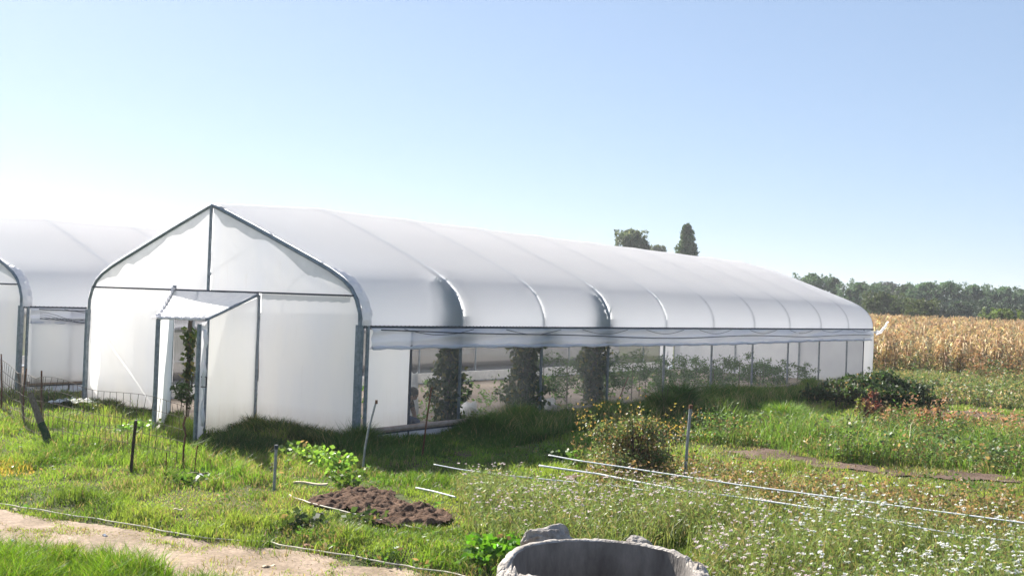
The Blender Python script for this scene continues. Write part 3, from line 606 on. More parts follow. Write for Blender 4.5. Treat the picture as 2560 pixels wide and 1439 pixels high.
# low leafy weeds scattered through the lawn
v = Veg(); cx, cy = scatter(700, 9, 26, 2., (-.5, .5)); nn, ll = tolocal(cx, cy); k = ~((nn < .1) & (ll > -.3)) & ~inpoly(cx, cy, PATHP) & ~inpoly(cx, cy, SOILP) & (vn(cx, cy, 1.5, 5) > .45)
clumps(v, cx[k], cy[k], .06+.1*rng.random(k.sum()), .08+.1*rng.random(k.sum()), 16, .06, (.09, .17, .03), .1, stems=False)
for (px, py, hgt, rad, nl, c) in ((760, 1150, .3, .3, 170, (.2, .33, .05)), (815, 1165, .28, .28, 150, (.2, .33, .05)), (850, 1185, .3, .25, 140, (.18, .3, .05)), (720, 1140, .22, .22, 90, (.17, .27, .05)), (870, 1215, .2, .25, 130, (.1, .17, .03)),
        (360, 1085, .25, .3, 140, (.17, .3, .05)), (320, 1090, .2, .25, 100, (.15, .27, .05)), (770, 1315, .12, .28, 150, (.06, .09, .03)), (735, 1300, .1, .2, 80, (.07, .1, .03)), (1240, 1385, .18, .3, 260, (.11, .26, .02)), (1290, 1375, .16, .2, 160, (.11, .26, .02)), (1205, 1395, .1, .2, 100, (.13, .27, .03)),
        (1390, 1145, .22, .3, 160, (.1, .17, .03)), (1450, 1165, .25, .4, 220, (.09, .15, .03)), (470, 1200, .14, .35, 150, (.1, .18, .03)), (900, 1300, .1, .3, 120, (.1, .15, .04)), (1610, 1262, .22, .22, 160, (.07, .13, .03)), (1640, 1258, .2, .2, 110, (.07, .13, .03)), (2200, 1300, .2, .25, 150, (.1, .14, .03))):
    p = G(px, py); clumps(v, [p[0]], [p[1]], [hgt], [rad], nl, .075, c, .04, asp=.7, flat=.5)
v.build('weeds', M['leaf'])['kind'] = 'stuff'
# yarrow-like white flowers
v = Veg(); fl = Veg(); x, y = inzone(Z_YAR, 15500, 6.3, 16.5, 1.3, (-.12, .85)); k = np.hypot(x-wc[0], y-wc[1]) > .9
k &= rng.random(len(x)) < .3+.9*vn(x, y, .8, 5); x, y = x[k], y[k]; n = len(x); hh = (.28+.28*rng.random(n)+.2*vn(x, y, .8, 1))*(.72+.35*sstep(.5, 3.5, x))*(1-.3*sstep(12, 15, y))
base = onground(x, y)
for r_ in range(9):
    P = base+np.stack([.1*(rng.random(n)-.5), .1*(rng.random(n)-.5), np.zeros(n)], 1)
    v.add(blades(P, hh*(.45+.55*rng.random(n)), np.full(n, .006)+.0003*y, .15+.5*rng.random(n), vary((.19, .24, .07), n, .35, (.34, .27, .15), .2)))
for r_ in range(16):
    P = base+np.stack([.13*(rng.random(n)-.5), .13*(rng.random(n)-.5), hh*(.2+.7*rng.random(n))], 1)
    v.add(leaves(P, .035+.035*rng.random(n), vary((.17, .225, .075), n, .35, (.28, .22, .12), .14), .22))
v.build('flower_foliage', M['leaf'])['kind'] = 'stuff'
hd = (rng.random(n) < .6*np.clip(-.55+1.3*vn(x, y, .9, 6)+.7*vn(x, y, .3, 4)+.1*x, .1, 1)); hb = base[hd]; hh_ = hh[hd]; m_ = len(hb)
off = np.stack([.06*(rng.random(m_)-.5), .06*(rng.random(m_)-.5), hh_*1.0+.02], 1); ctr = hb+off; hr = .008+.017*rng.random(m_)**1.8
pink = (hb[:, 0] < 2.2+.8*rng.random(m_)); hc = np.where(pink[:, None], np.array([.72, .62, .6]), np.array([.8, .8, .76]))*(.8+.25*rng.random((m_, 1)))
for r_ in range(9):
    a = rng.random(m_)*6.28; rr_ = hr*rng.random(m_)**.5; p = ctr+np.stack([np.cos(a)*rr_, np.sin(a)*rr_, -.25*rr_+.006*rng.random(m_)], 1); s = .0045+.0035*rng.random(m_)
    t = .5*rng.normal(size=(m_, 2)); q = []
    for (ax_, ay_) in ((-1, -1), (1, -1), (1, 1), (-1, 1)): q.append(p+np.stack([ax_*s, ay_*s, (ax_*t[:, 0]+ay_*t[:, 1])*s], 1))
    V = np.stack(q, 1).reshape(-1, 3); i = np.arange(m_)*4; fl.add((V, np.stack([i, i+1, i+2, i+3], 1), np.zeros((0, 3), int), np.repeat(hc, 4, axis=0)))
for (cx_, cy_, cnt) in ((1160, 1245, 12), (1330, 1222, 20), (1400, 1215, 20), (2060, 1300, 8)):
    pass
fl.build('white_flowers', M['petal'])['kind'] = 'stuff'
# dry maize field
def corn():
    v = Veg(); P = []
    n = 7000; y = 44.5+87*rng.random(n)**1.4; x = 13+(y*.85-13)*rng.random(n)*1.0
    nn, ll = tolocal(x, y); k = ~((nn < 1.2) & (ll < LEN+2)); x, y = x[k], y[k]; n = len(x)
    x = np.round(x/.8)*.8+.12*rng.normal(size=n); h = (1.95+.5*rng.random(n))*(.72+.28*sstep(44, 49, y))*(1-.25*(rng.random(n) < .2))+.006*(y-46)
    B = np.stack([x, y, np.zeros(n)], 1)
    v.add(blades(B, h, np.full(n, .05), .12*rng.random(n), vary((.4, .28, .14), n, .3)))
    near = np.ones(n, bool)
    for r_ in range(13):
        zz = h*(.12+.85*rng.random(n)); p = B+np.stack([np.zeros(n), np.zeros(n), zz], 1); a = rng.random(n)*6.28; ln = .35+.4*rng.random(n); dr_ = .1+.75*rng.random(n)
        d = np.stack([np.cos(a), np.sin(a), np.zeros(n)], 1); s = np.stack([-np.sin(a), np.cos(a), np.zeros(n)], 1)*(.022+.02*rng.random(n))[:, None]
        mid = p+d*(ln*.4)[:, None]+np.array([0, 0, 1.])*(ln*(.3-dr_*.35))[:, None]; tip = p+d*(ln*.75)[:, None]-np.array([0, 0, 1.])*(ln*dr_)[:, None]; s2 = np.stack([s[:, 0]*.6, s[:, 1]*.6, .018*np.ones(n)], 1)
        V = np.stack([p-s*.6, p+s*.6, mid+s2, mid-s2, tip], 1).reshape(-1, 3); i = np.arange(n)*5
        c = vary((.48, .37, .22), n, .4, (.64, .53, .26), .14); g = rng.random(n) < .1; c[g] = np.array([.17, .2, .08]); rd = rng.random(n) < .15; c[rd] = np.array([.34, .19, .11])
        v.add((V, np.stack([i, i+1, i+2, i+3], 1), np.stack([i+3, i+2, i+4], 1), np.repeat(c, 5, axis=0)))
    for r_ in range(4):     # tassels
        p = B+np.stack([np.zeros(n), np.zeros(n), h*.93], 1); v.add(blades(p, .18+.15*rng.random(n), np.full(n, .03), .7*rng.random(n), vary((.48, .34, .2), n)))
    o = v.build('dry_maize_crop', M['dry']); tag(o, kind='stuff')
corn()
# ------------------------------------------------------------------ bushes (things)
def bush(name, label, cat, px, py, h, r, nl, size, c, pd=.05, dc=(.3, .2, .1), Yadd=0, grassy=False, flowers=0, group=None, fc=(.6, .33, .03), asp=.5):
    p = G(px, py); p[1] += Yadd; b = hz(p); root = empty(name, (p[0], p[1], b), 0, label, cat, group)
    v = Veg()
    if grassy:
        a = rng.random(nl)*6.28; rr_ = r*rng.random(nl)**.6; P = np.stack([np.cos(a)*rr_, np.sin(a)*rr_, np.zeros(nl)], 1)
        hh = h*(1-.55*(rr_/r)**2)*(.7+.5*rng.random(nl)); v.add(blades(P, hh, np.full(nl, .006+.00035*p[1]), .35+.7*rng.random(nl), vary(c, nl, .35, dc, pd)))
    else:
        for k in range(int(14+r*18)):
            a = rng.random()*6.28; rr_ = r*rng.random()**.55; zz = h*(.2+.7*rng.random())*(1-.35*(rr_/r)**2); m = nl//int(14+r*18)
            P = ballpts(m, (math.cos(a)*rr_, math.sin(a)*rr_, zz), (r*.3, r*.3, h*.2), .2); P[:, 2] = np.abs(P[:, 2]); v.add(leaves(P, size*(.6+.8*rng.random(m)), vary(np.array(c)*(.8+.4*rng.random()), m, .3, dc, pd), asp, .2))
    v.build('foliage', M['leaf'], root)
    m = MB()
    for k in range(9 if not grassy else 3):
        a = rng.random()*6.28; q = r*.75*rng.random(); m.tube([(0, 0, -.02), (math.cos(a)*q*.4, math.sin(a)*q*.4, h*.45), (math.cos(a)*q, math.sin(a)*q, h*(.75+.2*rng.random()))], [.012, .009, .004], 5)
    m.build('stem', M['bark'], root)
    return root, p
fb, fp = bush('flowering_bush', 'tall straggly bush dotted with small orange yellow flowers, behind the white drip tapes', 'bush', 1585, 1196, .95, .66, 5200, .05, (.15, .2, .075), .2, (.28, .2, .1))
sv = Veg(); fv = Veg()
for k in range(120):
    a = rng.random()*6.28; q = rng.random()**.5; top = np.array([math.cos(a)*q*.95, math.sin(a)*q*.7, .62+.62*rng.random()*(1-.45*q)])
    if k < 4: top = np.array([.62+.08*k, -.1, .98+.03*k])
    b0 = np.array([top[0]*.35, top[1]*.35, .1]); 
    for s_ in range(14):
        t_ = rng.random(); P = (b0*(1-t_)+top*t_)[None]; sv.add(leaves(P, np.array([.05]), vary((.11, .14, .05), 1, .3, (.24, .14, .07), .35), .5))
    d = top-b0; sv.add(blades(b0[None], np.array([d[2]]), np.array([.012]), np.array([.02]), np.array([[.14, .1, .05]])))
    m_ = 2; P = top+.06*rng.normal(size=(m_, 3)); s_ = np.full(m_, .022)
    for r_ in range(3): fv.add(leaves(P, s_, vary((.6, .43, .08), m_, .3, (.3, .15, .05), .3), .9))
sv.build('sprigs', M['leaf'], fb); fv.build('blossom', M['petal'], fb)['kind'] = 'stuff'
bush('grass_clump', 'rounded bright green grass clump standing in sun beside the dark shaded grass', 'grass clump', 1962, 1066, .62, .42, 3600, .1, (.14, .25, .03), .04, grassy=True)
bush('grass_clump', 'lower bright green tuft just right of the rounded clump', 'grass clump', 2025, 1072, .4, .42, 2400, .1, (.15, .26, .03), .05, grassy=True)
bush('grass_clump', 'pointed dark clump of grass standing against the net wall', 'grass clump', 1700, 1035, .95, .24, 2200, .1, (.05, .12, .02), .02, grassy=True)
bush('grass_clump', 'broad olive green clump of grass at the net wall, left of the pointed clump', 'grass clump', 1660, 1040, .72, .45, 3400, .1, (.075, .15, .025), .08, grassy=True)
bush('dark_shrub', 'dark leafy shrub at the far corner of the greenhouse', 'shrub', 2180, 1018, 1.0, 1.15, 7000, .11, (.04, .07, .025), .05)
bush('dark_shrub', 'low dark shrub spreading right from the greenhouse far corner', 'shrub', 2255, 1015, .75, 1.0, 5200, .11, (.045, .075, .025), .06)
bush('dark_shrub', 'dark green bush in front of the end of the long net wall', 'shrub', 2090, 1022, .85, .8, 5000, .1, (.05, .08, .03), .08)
bush('red_weed', 'reddish brown seedy plant in front of the dark far shrubs', 'plant', 2185, 1052, .75, .28, 900, .07, (.16, .05, .045), .2)
bush('red_weed', 'smaller dark red plant left of the seedy one', 'plant', 2160, 1056, .5, .2, 500, .07, (.12, .05, .04), .3)
bush('tall_weed', 'thin yellow green weed rising above the dark shrubs', 'plant', 2148, 1062, .8, .1, 160, .07, (.2, .24, .06), .1)
for (px, py, hh_, lb) in ((2345, 1075, .55, 'taller rusty dry plant in the bed by the bare soil strip'), (2310, 1068, .4, 'small tan dry plant left of the tall rusty one'), (2395, 1085, .42, 'narrow pale dry plant right of the tall rusty one')):
    bush('dry_plant', lb, 'plant', px, py, hh_, .16, 420, .07, (.36, .18, .09), .4, (.3, .22, .12))
# ------------------------------------------------------------------ crops and vines inside the greenhouse
def vine(label, nn, ll, rad, up_, nl, seed, gw=(0, 0), zr=(0, 1.98), group='climbing vines grown up the posts inside the net wall'):
    g = np.random.default_rng(seed); p = W(nn, ll); root = empty('climbing_vine', tuple(p), -A, label, 'climbing plant', group)
    m = nl; z = zr[0]+g.random(m)*(zr[1]-zr[0]); a = g.random(m)*6.28; r = rad*(.25+.75*g.random(m)**.6)*(1+.35*np.sin(z*5+seed))*(1+.7*np.exp(-((z-.35)/.4)**2)*gw[0])*(.45+1.1*vn(a*2.2, z*7, 1., 3))
    P = np.stack([np.cos(a)*r*.75-.05, np.sin(a)*r*1.05, z], 1)
    if up_ > 0:
        m2 = int(nl*1.1); u = g.random(m2); zz = 1.95+u*up_; xx = HW-0.12-np.array([HW-edge_x(t, 1) for t in zz])-HW
        P2 = np.stack([xx-nn-.035-.16*g.random(m2)*(1-.5*u), (.08-g.random(m2)**1.6*.75*(1-.5*u)), zz-.03], 1); P = np.concatenate([P, P2])
    v = Veg().add(leaves(P, .06+.09*g.random(len(P)), vary((.055, .085, .025), len(P), .4, (.2, .18, .04), .14), .75, 0, .6)); v.build('foliage', M['leaf'], root)
    m = MB()
    for k in range(10):
        ph = g.random()*6.28; q = rad*.4*g.random(); m.tube([(math.cos(ph+t*.5)*q-.06, math.sin(ph+t*.5)*q, t*.22) for t in range(10)], .012, 5)
    m.build('stem', M['bark'], root)
vine('vine covered post nearest the front corner, bushy at its foot', -.28, 2.66, .25, .85, 1900, 3, (1.0, 0))
vine('middle vine column, the widest of the three behind the net', -.34, 5.2, .38, 0, 2600, 5, (.1, 0))
vine('third vine column behind the net, with brown leaves up under the roof', -.3, 7.82, .3, .75, 2100, 8, (0, 0))

def crop(nn, ll, h, r, nl, c, label, group, name='crop_plant', size=.1):
    p = W(nn, ll); root = empty(name, tuple(p), rng.random()*6.28, label, 'plant', group); v = Veg()
    for k in range(9):
        a = rng.random()*6.28; q = r*rng.random()**.5; zz = h*(.25+.7*rng.random()); m = nl//9; v.add(leaves(ballpts(m, (math.cos(a)*q, math.sin(a)*q, zz), (r*.45, r*.45, h*.16), .1), size*(.5+.8*rng.random(m)), vary(np.array(c)*(.8+.4*rng.random()), m, .3), .3, .2))
    v.build('foliage', M['leaf'], root)
    MB().tube([(0, 0, 0), (.02, 0, h*.5), (0, .02, h*.9)], [.012, .01, .005], 5).build('stem', M['bark'], root)
def nn_at(px, ll_):      # where a line of sight crosses a plane parallel to the gable
    r = ray(px, 1000); k_ = r[0]/r[1]; b_ = R0+Lv*ll_; return float((k_*b_[1]-b_[0])/(Nv[0]-k_*Nv[1]))
vine('green creeper seen through the open porch door', nn_at(473, .3), .3, .1, 0, 240, 12, (0, 0), (.75, 1.75), 'plants seen through the doorway')
crop(nn_at(452, .15), .15, .72, .3, 700, (.05, .09, .03), 'leafy dark plant low in the open porch doorway', 'plants seen through the doorway')
for k in range(34):
    row = k % 2; l = 7.6+(k//2)*.92+.2*rng.random(); crop(-.9-row*1.3-.2*rng.random(), l, (.95+.3*rng.random())*(1.1 if l < 11 else .95 if l < 19 else .7), .46, 520, (.055, .11, .028), 'bushy green crop plant in the long bed behind the net wall', 'bushy crop plants in the long beds behind the net')
sv = Veg()
cx = []; 
for k in range(260):
    nn_ = -1.2-6.2*rng.random(); l_ = 1.6+20*rng.random(); p = W(nn_, l_); cx.append((p[0], p[1]))
cx = np.array(cx); clumps(sv, cx[:, 0], cx[:, 1], .08+.16*rng.random(260), np.full(260, .14), 22, .09, (.11, .22, .04), .1, stems=False)
sv.build('seedlings', M['leaf'])['kind'] = 'stuff'
for nn_, lb in ((-2.9, 0), (-4.9, 0)):
    pass
def atpx(px, nn_):     # ground point on a line parallel to the wall
    r = ray(px, 1000); k_ = r[0]/r[1]; b_ = R0+Nv*nn_; l_ = (k_*b_[1]-b_[0])/(Lv[0]-k_*Lv[1]); return W(nn_, l_)
def sack(name, label, p, h, r, seed=1):
    g = np.random.default_rng(seed); rings = []
    for i in range(9):
        t = i/8; rad = r*(1-.55*t**2.2)*(1 if i else .8); rings.append([(math.cos(a)*rad*(1+.16*math.sin(3*a+i))+.05*t, math.sin(a)*rad*(1+.14*math.sin(2*a+i*.7)), h*t+.03*math.sin(a*2+i)) for a in np.linspace(0, 6.2832, 17)])
    o = MB().grid(rings).build(name, M['sack'], None, True); o.location = tuple(p); return tag(o, label, 'sack', 'white sacks inside the greenhouse')
sack('sack', 'white plastic sack standing behind the crouching person', atpx(1027, -1.9), .98, .14)
sack('sack', 'small crumpled white sack on the soil between the first two vines', W(-1.9, 5.2), .3, .22, 4)
sack('sack', 'flat white sack on the soil between the middle and third vines', W(-1.6, 7.6), .28, .36, 5)
# ------------------------------------------------------------------ trees
def tree(px, py_top, Yd, wpx, label, kind='round', c=(.04, .07, .035), seed=1, hfrac=.75, group=None, base_drop=0):
    g = np.random.default_rng(seed); t = AT(px, py_top, Yd); Ht = t[2]; R = wpx/F*Yd/2
    root = empty('tree' if kind != 'bush' else 'field_shrub', (t[0], Yd, 0), 0, label, 'tree' if kind != 'bush' else 'shrub', group); v = Veg()
    nlob = 34 if kind != 'cone' else 30; leafn = 15000; per = leafn//nlob; ls = .0021*Yd
    z0 = Ht*(1-hfrac); tv_ = .8+.45*g.random()
    for k in range(nlob):
        u = g.random()
        if kind == 'cone': rr_ = R*(1-u)**.8*(.75+.45*g.random()); zz = z0+(Ht-z0)*(.05+.95*u); a = g.random()*6.28; q = rr_*g.random()**.5*.9; lr = R*(.3+.2*g.random()-.2*u)
        else: 
            a = g.random()*6.28; lr = R*(.17+.24*g.random()); zz = z0+(Ht-z0)*(.05+.95*u)-lr*.6*u; q = R*.92*math.sqrt(max(0, 1-(1.35*u-.35)**2))*g.random()**.4
        if k == 0: q = 0; zz = Ht-lr
        P = ballpts(per, (math.cos(a)*q, math.sin(a)*q, zz), (lr, lr, lr*.8), .45)
        v.add(leaves(P, ls*(.6+.9*g.random(per)), vary(np.array(c)*(.6+.8*g.random())*tv_, per, .3), .8))
    for k in range(190):   # loose outer sprays
        a = g.random()*6.28; u = g.random(); q = R*(1.02 if kind != 'cone' else 1.05*(1-u)**.75)*(.8+.3*g.random()); zz = z0+(Ht-z0)*u
        P = ballpts(22, (math.cos(a)*q, math.sin(a)*q, zz), (R*.09, R*.09, R*.13), .1); v.add(leaves(P, ls*(.5+.6*g.random(22)), vary(c, 22, .3), .5))
    v.build('crown', M['tree'], root)
    m = MB(); tr = max(.12, Ht*.018); m.tube([(0, 0, -.1), (.1, 0, z0), (0, .1, Ht*.7), (0, 0, Ht*.92)], [tr, tr*.8, tr*.45, tr*.12], 7)
    for k in range(9):
        a = g.random()*6.28; zz = z0*.8+(Ht-z0)*.5*g.random(); m.tube([(0, 0, zz), (math.cos(a)*R*.35, math.sin(a)*R*.35, zz+Ht*.1), (math.cos(a)*R*.75, math.sin(a)*R*.75, zz+Ht*.17)], [tr*.4, tr*.25, tr*.07], 5)
    m.build('trunk', M['bark'], root); return root
GR = 'trees in the row beyond the maize field'
tree(1580, 573, 140, 80, 'round feathery treetop above the greenhouse roof ridge', 'round', (.14, .17, .1), 13, .34)
tree(1718, 565, 140, 74, 'pointed conical treetop above the greenhouse roof', 'cone', (.11, .17, .08), 44, .42)
tree(1643, 616, 190, 40, 'faint low treetop between the round and the pointed one', 'round', (.16, .19, .12), 5, .3)
TC = (.095, .16, .09)
for i, (px, pt, wp, Yd, lb, c) in enumerate((
    (1998, 700, 60, 175, 'low treetop just clearing the sloping far end of the roof', TC), (2030, 684, 72, 170, 'leftmost full tree of the row, leaning over the roof end', TC), (2088, 696, 66, 172, 'second tree of the row with a round open top', TC),
    (2148, 708, 90, 160, 'broad dark tree right above the curved end of the greenhouse', TC), (2190, 712, 60, 176, 'slim tree between the broad dark one and the bluish one', TC), (2222, 708, 70, 215, 'distant bluish bare topped tree behind the row', (.07, .085, .09)),
    (2268, 714, 80, 172, 'tree with yellow green lower side in the middle of the row', (.05, .08, .035)), (2318, 708, 84, 165, 'rounded tree, first of the two tallest in the middle', TC), (2372, 706, 86, 165, 'wide domed tree, the tallest right of the middle', TC),
    (2428, 712, 84, 168, 'dense dark tree right of the wide domed one', TC), (2466, 720, 58, 176, 'narrow tree with a pale gap on its left', TC), (2512, 718, 80, 165, 'second tree from the right end of the row', TC), (2562, 726, 74, 168, 'last tree of the row, cut by the photo edge', TC),
    (2640, 722, 90, 168, None, TC), (2725, 715, 100, 170, None, TC))):
    if lb: tree(px, pt, Yd, wp*1.15, lb, 'round', c, 20+i, .9, GR)
for i, (px, pt, wp, Yd, lb, c) in enumerate((
    (2110, 752, 90, 135, 'dark understorey shrub behind the roof curve', (.045, .07, .04)), (2210, 732, 84, 125, 'olive shrub in front of the row, above the maize edge', (.07, .1, .03)), (2262, 750, 56, 130, 'small thin olive shrub between two larger shrubs', (.06, .085, .035)), (2303, 748, 74, 118, 'rounded olive green shrub over the maize', (.085, .115, .03)),
    (2400, 755, 90, 140, 'dark blue green shrub below the domed tree', (.04, .065, .04)), (2345, 765, 70, 140, 'low dark shrub filling under the tallest tree', (.04, .065, .04)), (2455, 752, 90, 145, 'rounded dark shrub below the narrow tree', (.04, .07, .04)), (2505, 772, 84, 105, 'low bright yellow green shrub near the right edge', (.12, .17, .03)), (2555, 765, 60, 140, 'dark shrub at the right edge below the last tree', (.04, .07, .04)), (2160, 765, 70, 145, 'dark shrub below the broad dark tree', (.04, .065, .04)))):
    tree(px, pt, Yd, wp*1.1, lb, 'bush', c, 60+i, 1.0, 'shrubs below the tree row')
# ------------------------------------------------------------------ concrete well ring
def well():
    root = empty('well_ring', (wc[0], wc[1], 0), 0, 'broken concrete well ring in the foreground with a chipped rim', 'well ring')
    ro, ri, n = .765, .668, 120; zt_ = .595; outer = []; inner = []; topo = []
    g = np.random.default_rng(3); nz = lambda a, s: float(vn(np.array([math.cos(a)*5+9]), np.array([math.sin(a)*5+9]), s, 1)[0])
    rows = [[] for _ in range(9)]
    for i in range(n+1):
        a = 2*math.pi*(i % n)/n; dg = math.degrees(a) % 360; cs, sn = math.cos(a), math.sin(a)
        chipR = math.exp(-((dg-4)/20)**2)+math.exp(-((dg-364)/20)**2); chipL = math.exp(-((dg-188)/24)**2)
        z_out = zt_-.05*chipR*nz(a, .23)*2-.19*chipL*(.4+nz(a, .21))-.012*nz(a, .12); z_in = zt_+.006*nz(a, .2)-.14*chipR*(nz(a, .17) > .45)*.6-.16*chipL*nz(a, .13)
        roo = ro+.015*nz(a, .2)+.02*nz(a, .07)*chipL
        prof = [(roo+.01, -.1), (roo, z_out*.5), (roo, z_out-.03), (roo-.02-.02*nz(a, .1), z_out), ((ro+ri)/2+.02*(nz(a, .09)-.5), (z_out+z_in)/2+.018*(nz(a, .05)-.3)), (ri+.012, z_in), (ri, z_in-.012-.02*chipL), (ri, z_in*.4), (ri, -.6)]
        for k, (r_, z_) in enumerate(prof): rows[k].append((cs*r_, sn*r_, z_))
    MB().grid(rows[:7][::-1]).build('outer_wall', M['concrete'], root, True)
    MB().grid(rows[6:][::-1]).build('inner_wall', M['concin'], root, True)
    MB().poly([(math.cos(a)*ri, math.sin(a)*ri, -.3) for a in np.linspace(0, 6.2832, 40)[:-1]]).build('floor', M['soil'], root)
    return root
well()
def chunk(label, p, d, seed, rz=0):
    g = np.random.default_rng(seed); bm = bmesh.new(); bmesh.ops.create_icosphere(bm, subdivisions=4, radius=1)
    for v_ in bm.verts:
        c = v_.co; k = 1+.3*(float(vn(np.array([c.x*1.3+seed]), np.array([c.y*1.3+c.z]), .7, 2)[0])-.5)+.16*(float(vn(np.array([c.x+seed]), np.array([c.y+c.z*1.7]), .22, 3)[0])-.5)
        v_.co = Vector((c.x*k*d[0]*.55*(1-.25*max(c.z, 0)), c.y*k*d[1]*.5, max(-.5, c.z)*k*d[2]*.55*(1-.12*math.sin(c.x*4+seed))))
    me = bpy.data.meshes.new('rubble'); bm.to_mesh(me); bm.free(); o = link('concrete_lump', me, M['concrete']); o.location = tuple(p); o.rotation_euler = (.1, .12, rz)
    return tag(o, label, 'concrete lump')
chunk('broad concrete lump rising behind the left side of the well rim', (wc[0]-.36, wc[1]+.80, .525), (.44, .2, .27), 3, .3)
chunk('small concrete lump behind the right side of the well rim', (wc[0]+.36, wc[1]+.8, .555), (.2, .16, .1), 8, -.3)
# ------------------------------------------------------------------ stakes, posts, fence
def stake(name, label, pts, r, mat, cat='stake', capm=None, group='upright stakes in the beds'):
    b = G(*pts[0]); b[2] = hz(b); Q = [b-np.array([0, 0, .1]), b]+[AT(px, py, b[1]) for px, py in pts[1:]]
    root = empty(name, tuple(b), 0, label, cat, group); Q = [q-b for q in Q]
    MB().tube([Vector(q) for q in Q], r, 8).build('shaft', mat, root)
    if capm: e = Q[-1]; MB().tube([Vector(e)-Vector((0, 0, .05)), Vector(e)+Vector((0, 0, .004))], r*1.35, 8).build('cap', capm, root)
    return root
stake('metal_stake', 'short black rusty stake in the grass in front of the wire fence', [(327, 1175), (333, 1112), (340, 1050)], .022, M['black'])
stake('metal_stake', 'grey pipe stake beside the plank, left of the dug soil', [(685, 1220), (688, 1165), (691, 1112)], .019, M['pipe'], capm=M['dark'])
stake('metal_stake', 'bent stake, grey below and rusty above, right of the front corner', [(907, 1172), (912, 1125), (920, 1078), (941, 1000)], .015, M['pipe'], capm=M['rust'])
stake('metal_stake', 'thin tall rusty stake before the first net bay', [(1055, 1142), (1066, 1055), (1079, 967)], .013, M['rust'])
stake('metal_stake', 'tall grey pipe stake between the drip tapes, right of the flowering bush', [(1711, 1214), (1718, 1110), (1727, 1012)], .022, M['pipe'], capm=M['rust'])
stake('metal_stake', 'thin rusty rod leaning against the net behind the flowering bush', [(1541, 1012), (1571, 942)], .014, M['rust'])
stake('fence_stake', 'crooked rusty stake at the end of the wire fence, by the door', [(457, 1166), (459, 1120), (464, 1085), (458, 1062), (464, 1040)], .014, M['rust'])
stake('twig', 'dry reddish twig right of the crooked rusty stake', [(486, 1175), (490, 1140), (494, 1112)], .008, M['rust'], 'twig', group='dry twigs')
stake('twig', 'short dry twig left of the crooked rusty stake', [(417, 1172), (416, 1130)], .007, M['rust'], 'twig', group='dry twigs')
# leaning wooden post
b = G(122, 1112); b[2] = hz(b); t = AT(76, 983, 16.6)-b; root = empty('wooden_post', tuple(b), 0, 'leaning grey wooden fence post with a mossy green foot', 'post')
mid = t*.42; MB().tube([Vector(mid), Vector(t*.7), Vector(t)], [.055, .05, .045], 9).build('shaft', M['wood'], root)
MB().tube([Vector(-t*.05), Vector(mid*.5)+Vector((.02, 0, 0)), Vector(mid)], [.055, .06, .057], 9).build('foot', M['mosswood'], root)
# wire fence
FP = [np.array([-11.3, 22.6]), np.array([-9.3, 19.8]), np.array([-7.35, 16.75]), np.array([-5.9, 15.7]), G(457, 1166)[:2]]
fr = empty('wire_fence', (FP[2][0], FP[2][1], 0), 0, 'sagging rusty wire mesh fence across the grass in front of the greenhouses', 'fence'); o3 = np.array([FP[2][0], FP[2][1], 0])
seg = np.concatenate([[0], np.cumsum([np.linalg.norm(FP[i+1]-FP[i]) for i in range(4)])])
def fpt(s, z):
    x_ = np.interp(s, seg, [p[0] for p in FP]); y_ = np.interp(s, seg, [p[1] for p in FP]); sag = .06*math.sin(s*1.1)+.05*math.sin(s*2.7+1)
    return Vector((x_, y_, hz((x_, y_))+z*(1+sag*.8)))-Vector(o3)+Vector((.03*math.sin(s*3+z*4), .03*math.sin(s*2.1), 0))
top_h = .95; m = MB(); s_ = 0
while s_ < seg[-1]: m.tube([fpt(s_+.02*math.sin(j*1.7+s_*5), top_h*j/5) for j in range(6)], .0042, 4, False); s_ += .15
for z in (.05, .22, .4, .58, .76, .95): m.tube([fpt(q, z) for q in np.linspace(0, seg[-1], 60)], .0042, 4, False)
m.build('wire_mesh', M['wire'], fr)
for q in (0.05, 1.2, 2.4, seg[1]+1.6, seg[2]-.35): MB().tube([fpt(q, -.1), fpt(q+.03, .55), fpt(q-.02, 1.05)], .014, 6).build('post', M['rust'], fr)
# ------------------------------------------------------------------ cords and drip tapes
def line(name, label, cat, pts, r, mat, lift=.0, group=None, wob=.0, n=12, flatz=1.):
    Q = [G(px, py, lift) for px, py in pts]; out = []
    for i in range(len(Q)-1):
        for k in range(n):
            p = Q[i]*(1-k/n)+Q[i+1]*(k/n); h = hz(p)
            out.append(Vector((p[0], p[1], (max(h, 0)*0+h+r*1.1+lift if lift < .05 else lift-.03*math.sin(min(1, (i+k/n)/(len(Q)-1))*3.14)))) + Vector((wob*math.sin(len(out)*.9), wob*math.sin(len(out)*.53+1), 0)))
    p = Q[-1]; out.append(Vector((p[0], p[1], hz(p)+r+lift if lift < .05 else lift)))
    o = MB().tube(out, r, 6).build(name, mat, None, True); return tag(o, label, cat, group)
line('cord', 'long pale cord lying along the upper edge of the dirt path', 'cord', [(-300, 1205), (0, 1236), (105, 1250), (229, 1269), (352, 1290), (457, 1309), (563, 1322), (668, 1330), (756, 1348), (900, 1371), (1011, 1387), (1116, 1401), (1254, 1429)], .0075, M['cord'], wob=.012, lift=.03)
line('cord', 'thin cord curving round the front of the dug soil', 'cord', [(722, 1235), (740, 1245), (800, 1265), (905, 1290), (1000, 1308), (1055, 1317)], .009, M['cord'], wob=.008, lift=.03)
GT = 'white drip tapes stretched over the beds'
line('drip_tape', 'short pale tape in the grass behind the dug soil', 'drip tape', [(1040, 1224), (1085, 1234), (1140, 1248)], .011, M['tape'], .04, GT)
line('drip_tape', 'drip tape running out of the greenhouse shadow into the flowers', 'drip tape', [(1085, 1160), (1150, 1169), (1250, 1180), (1400, 1195), (1550, 1212), (1700, 1236)], .008, M['tape'], .26, GT)
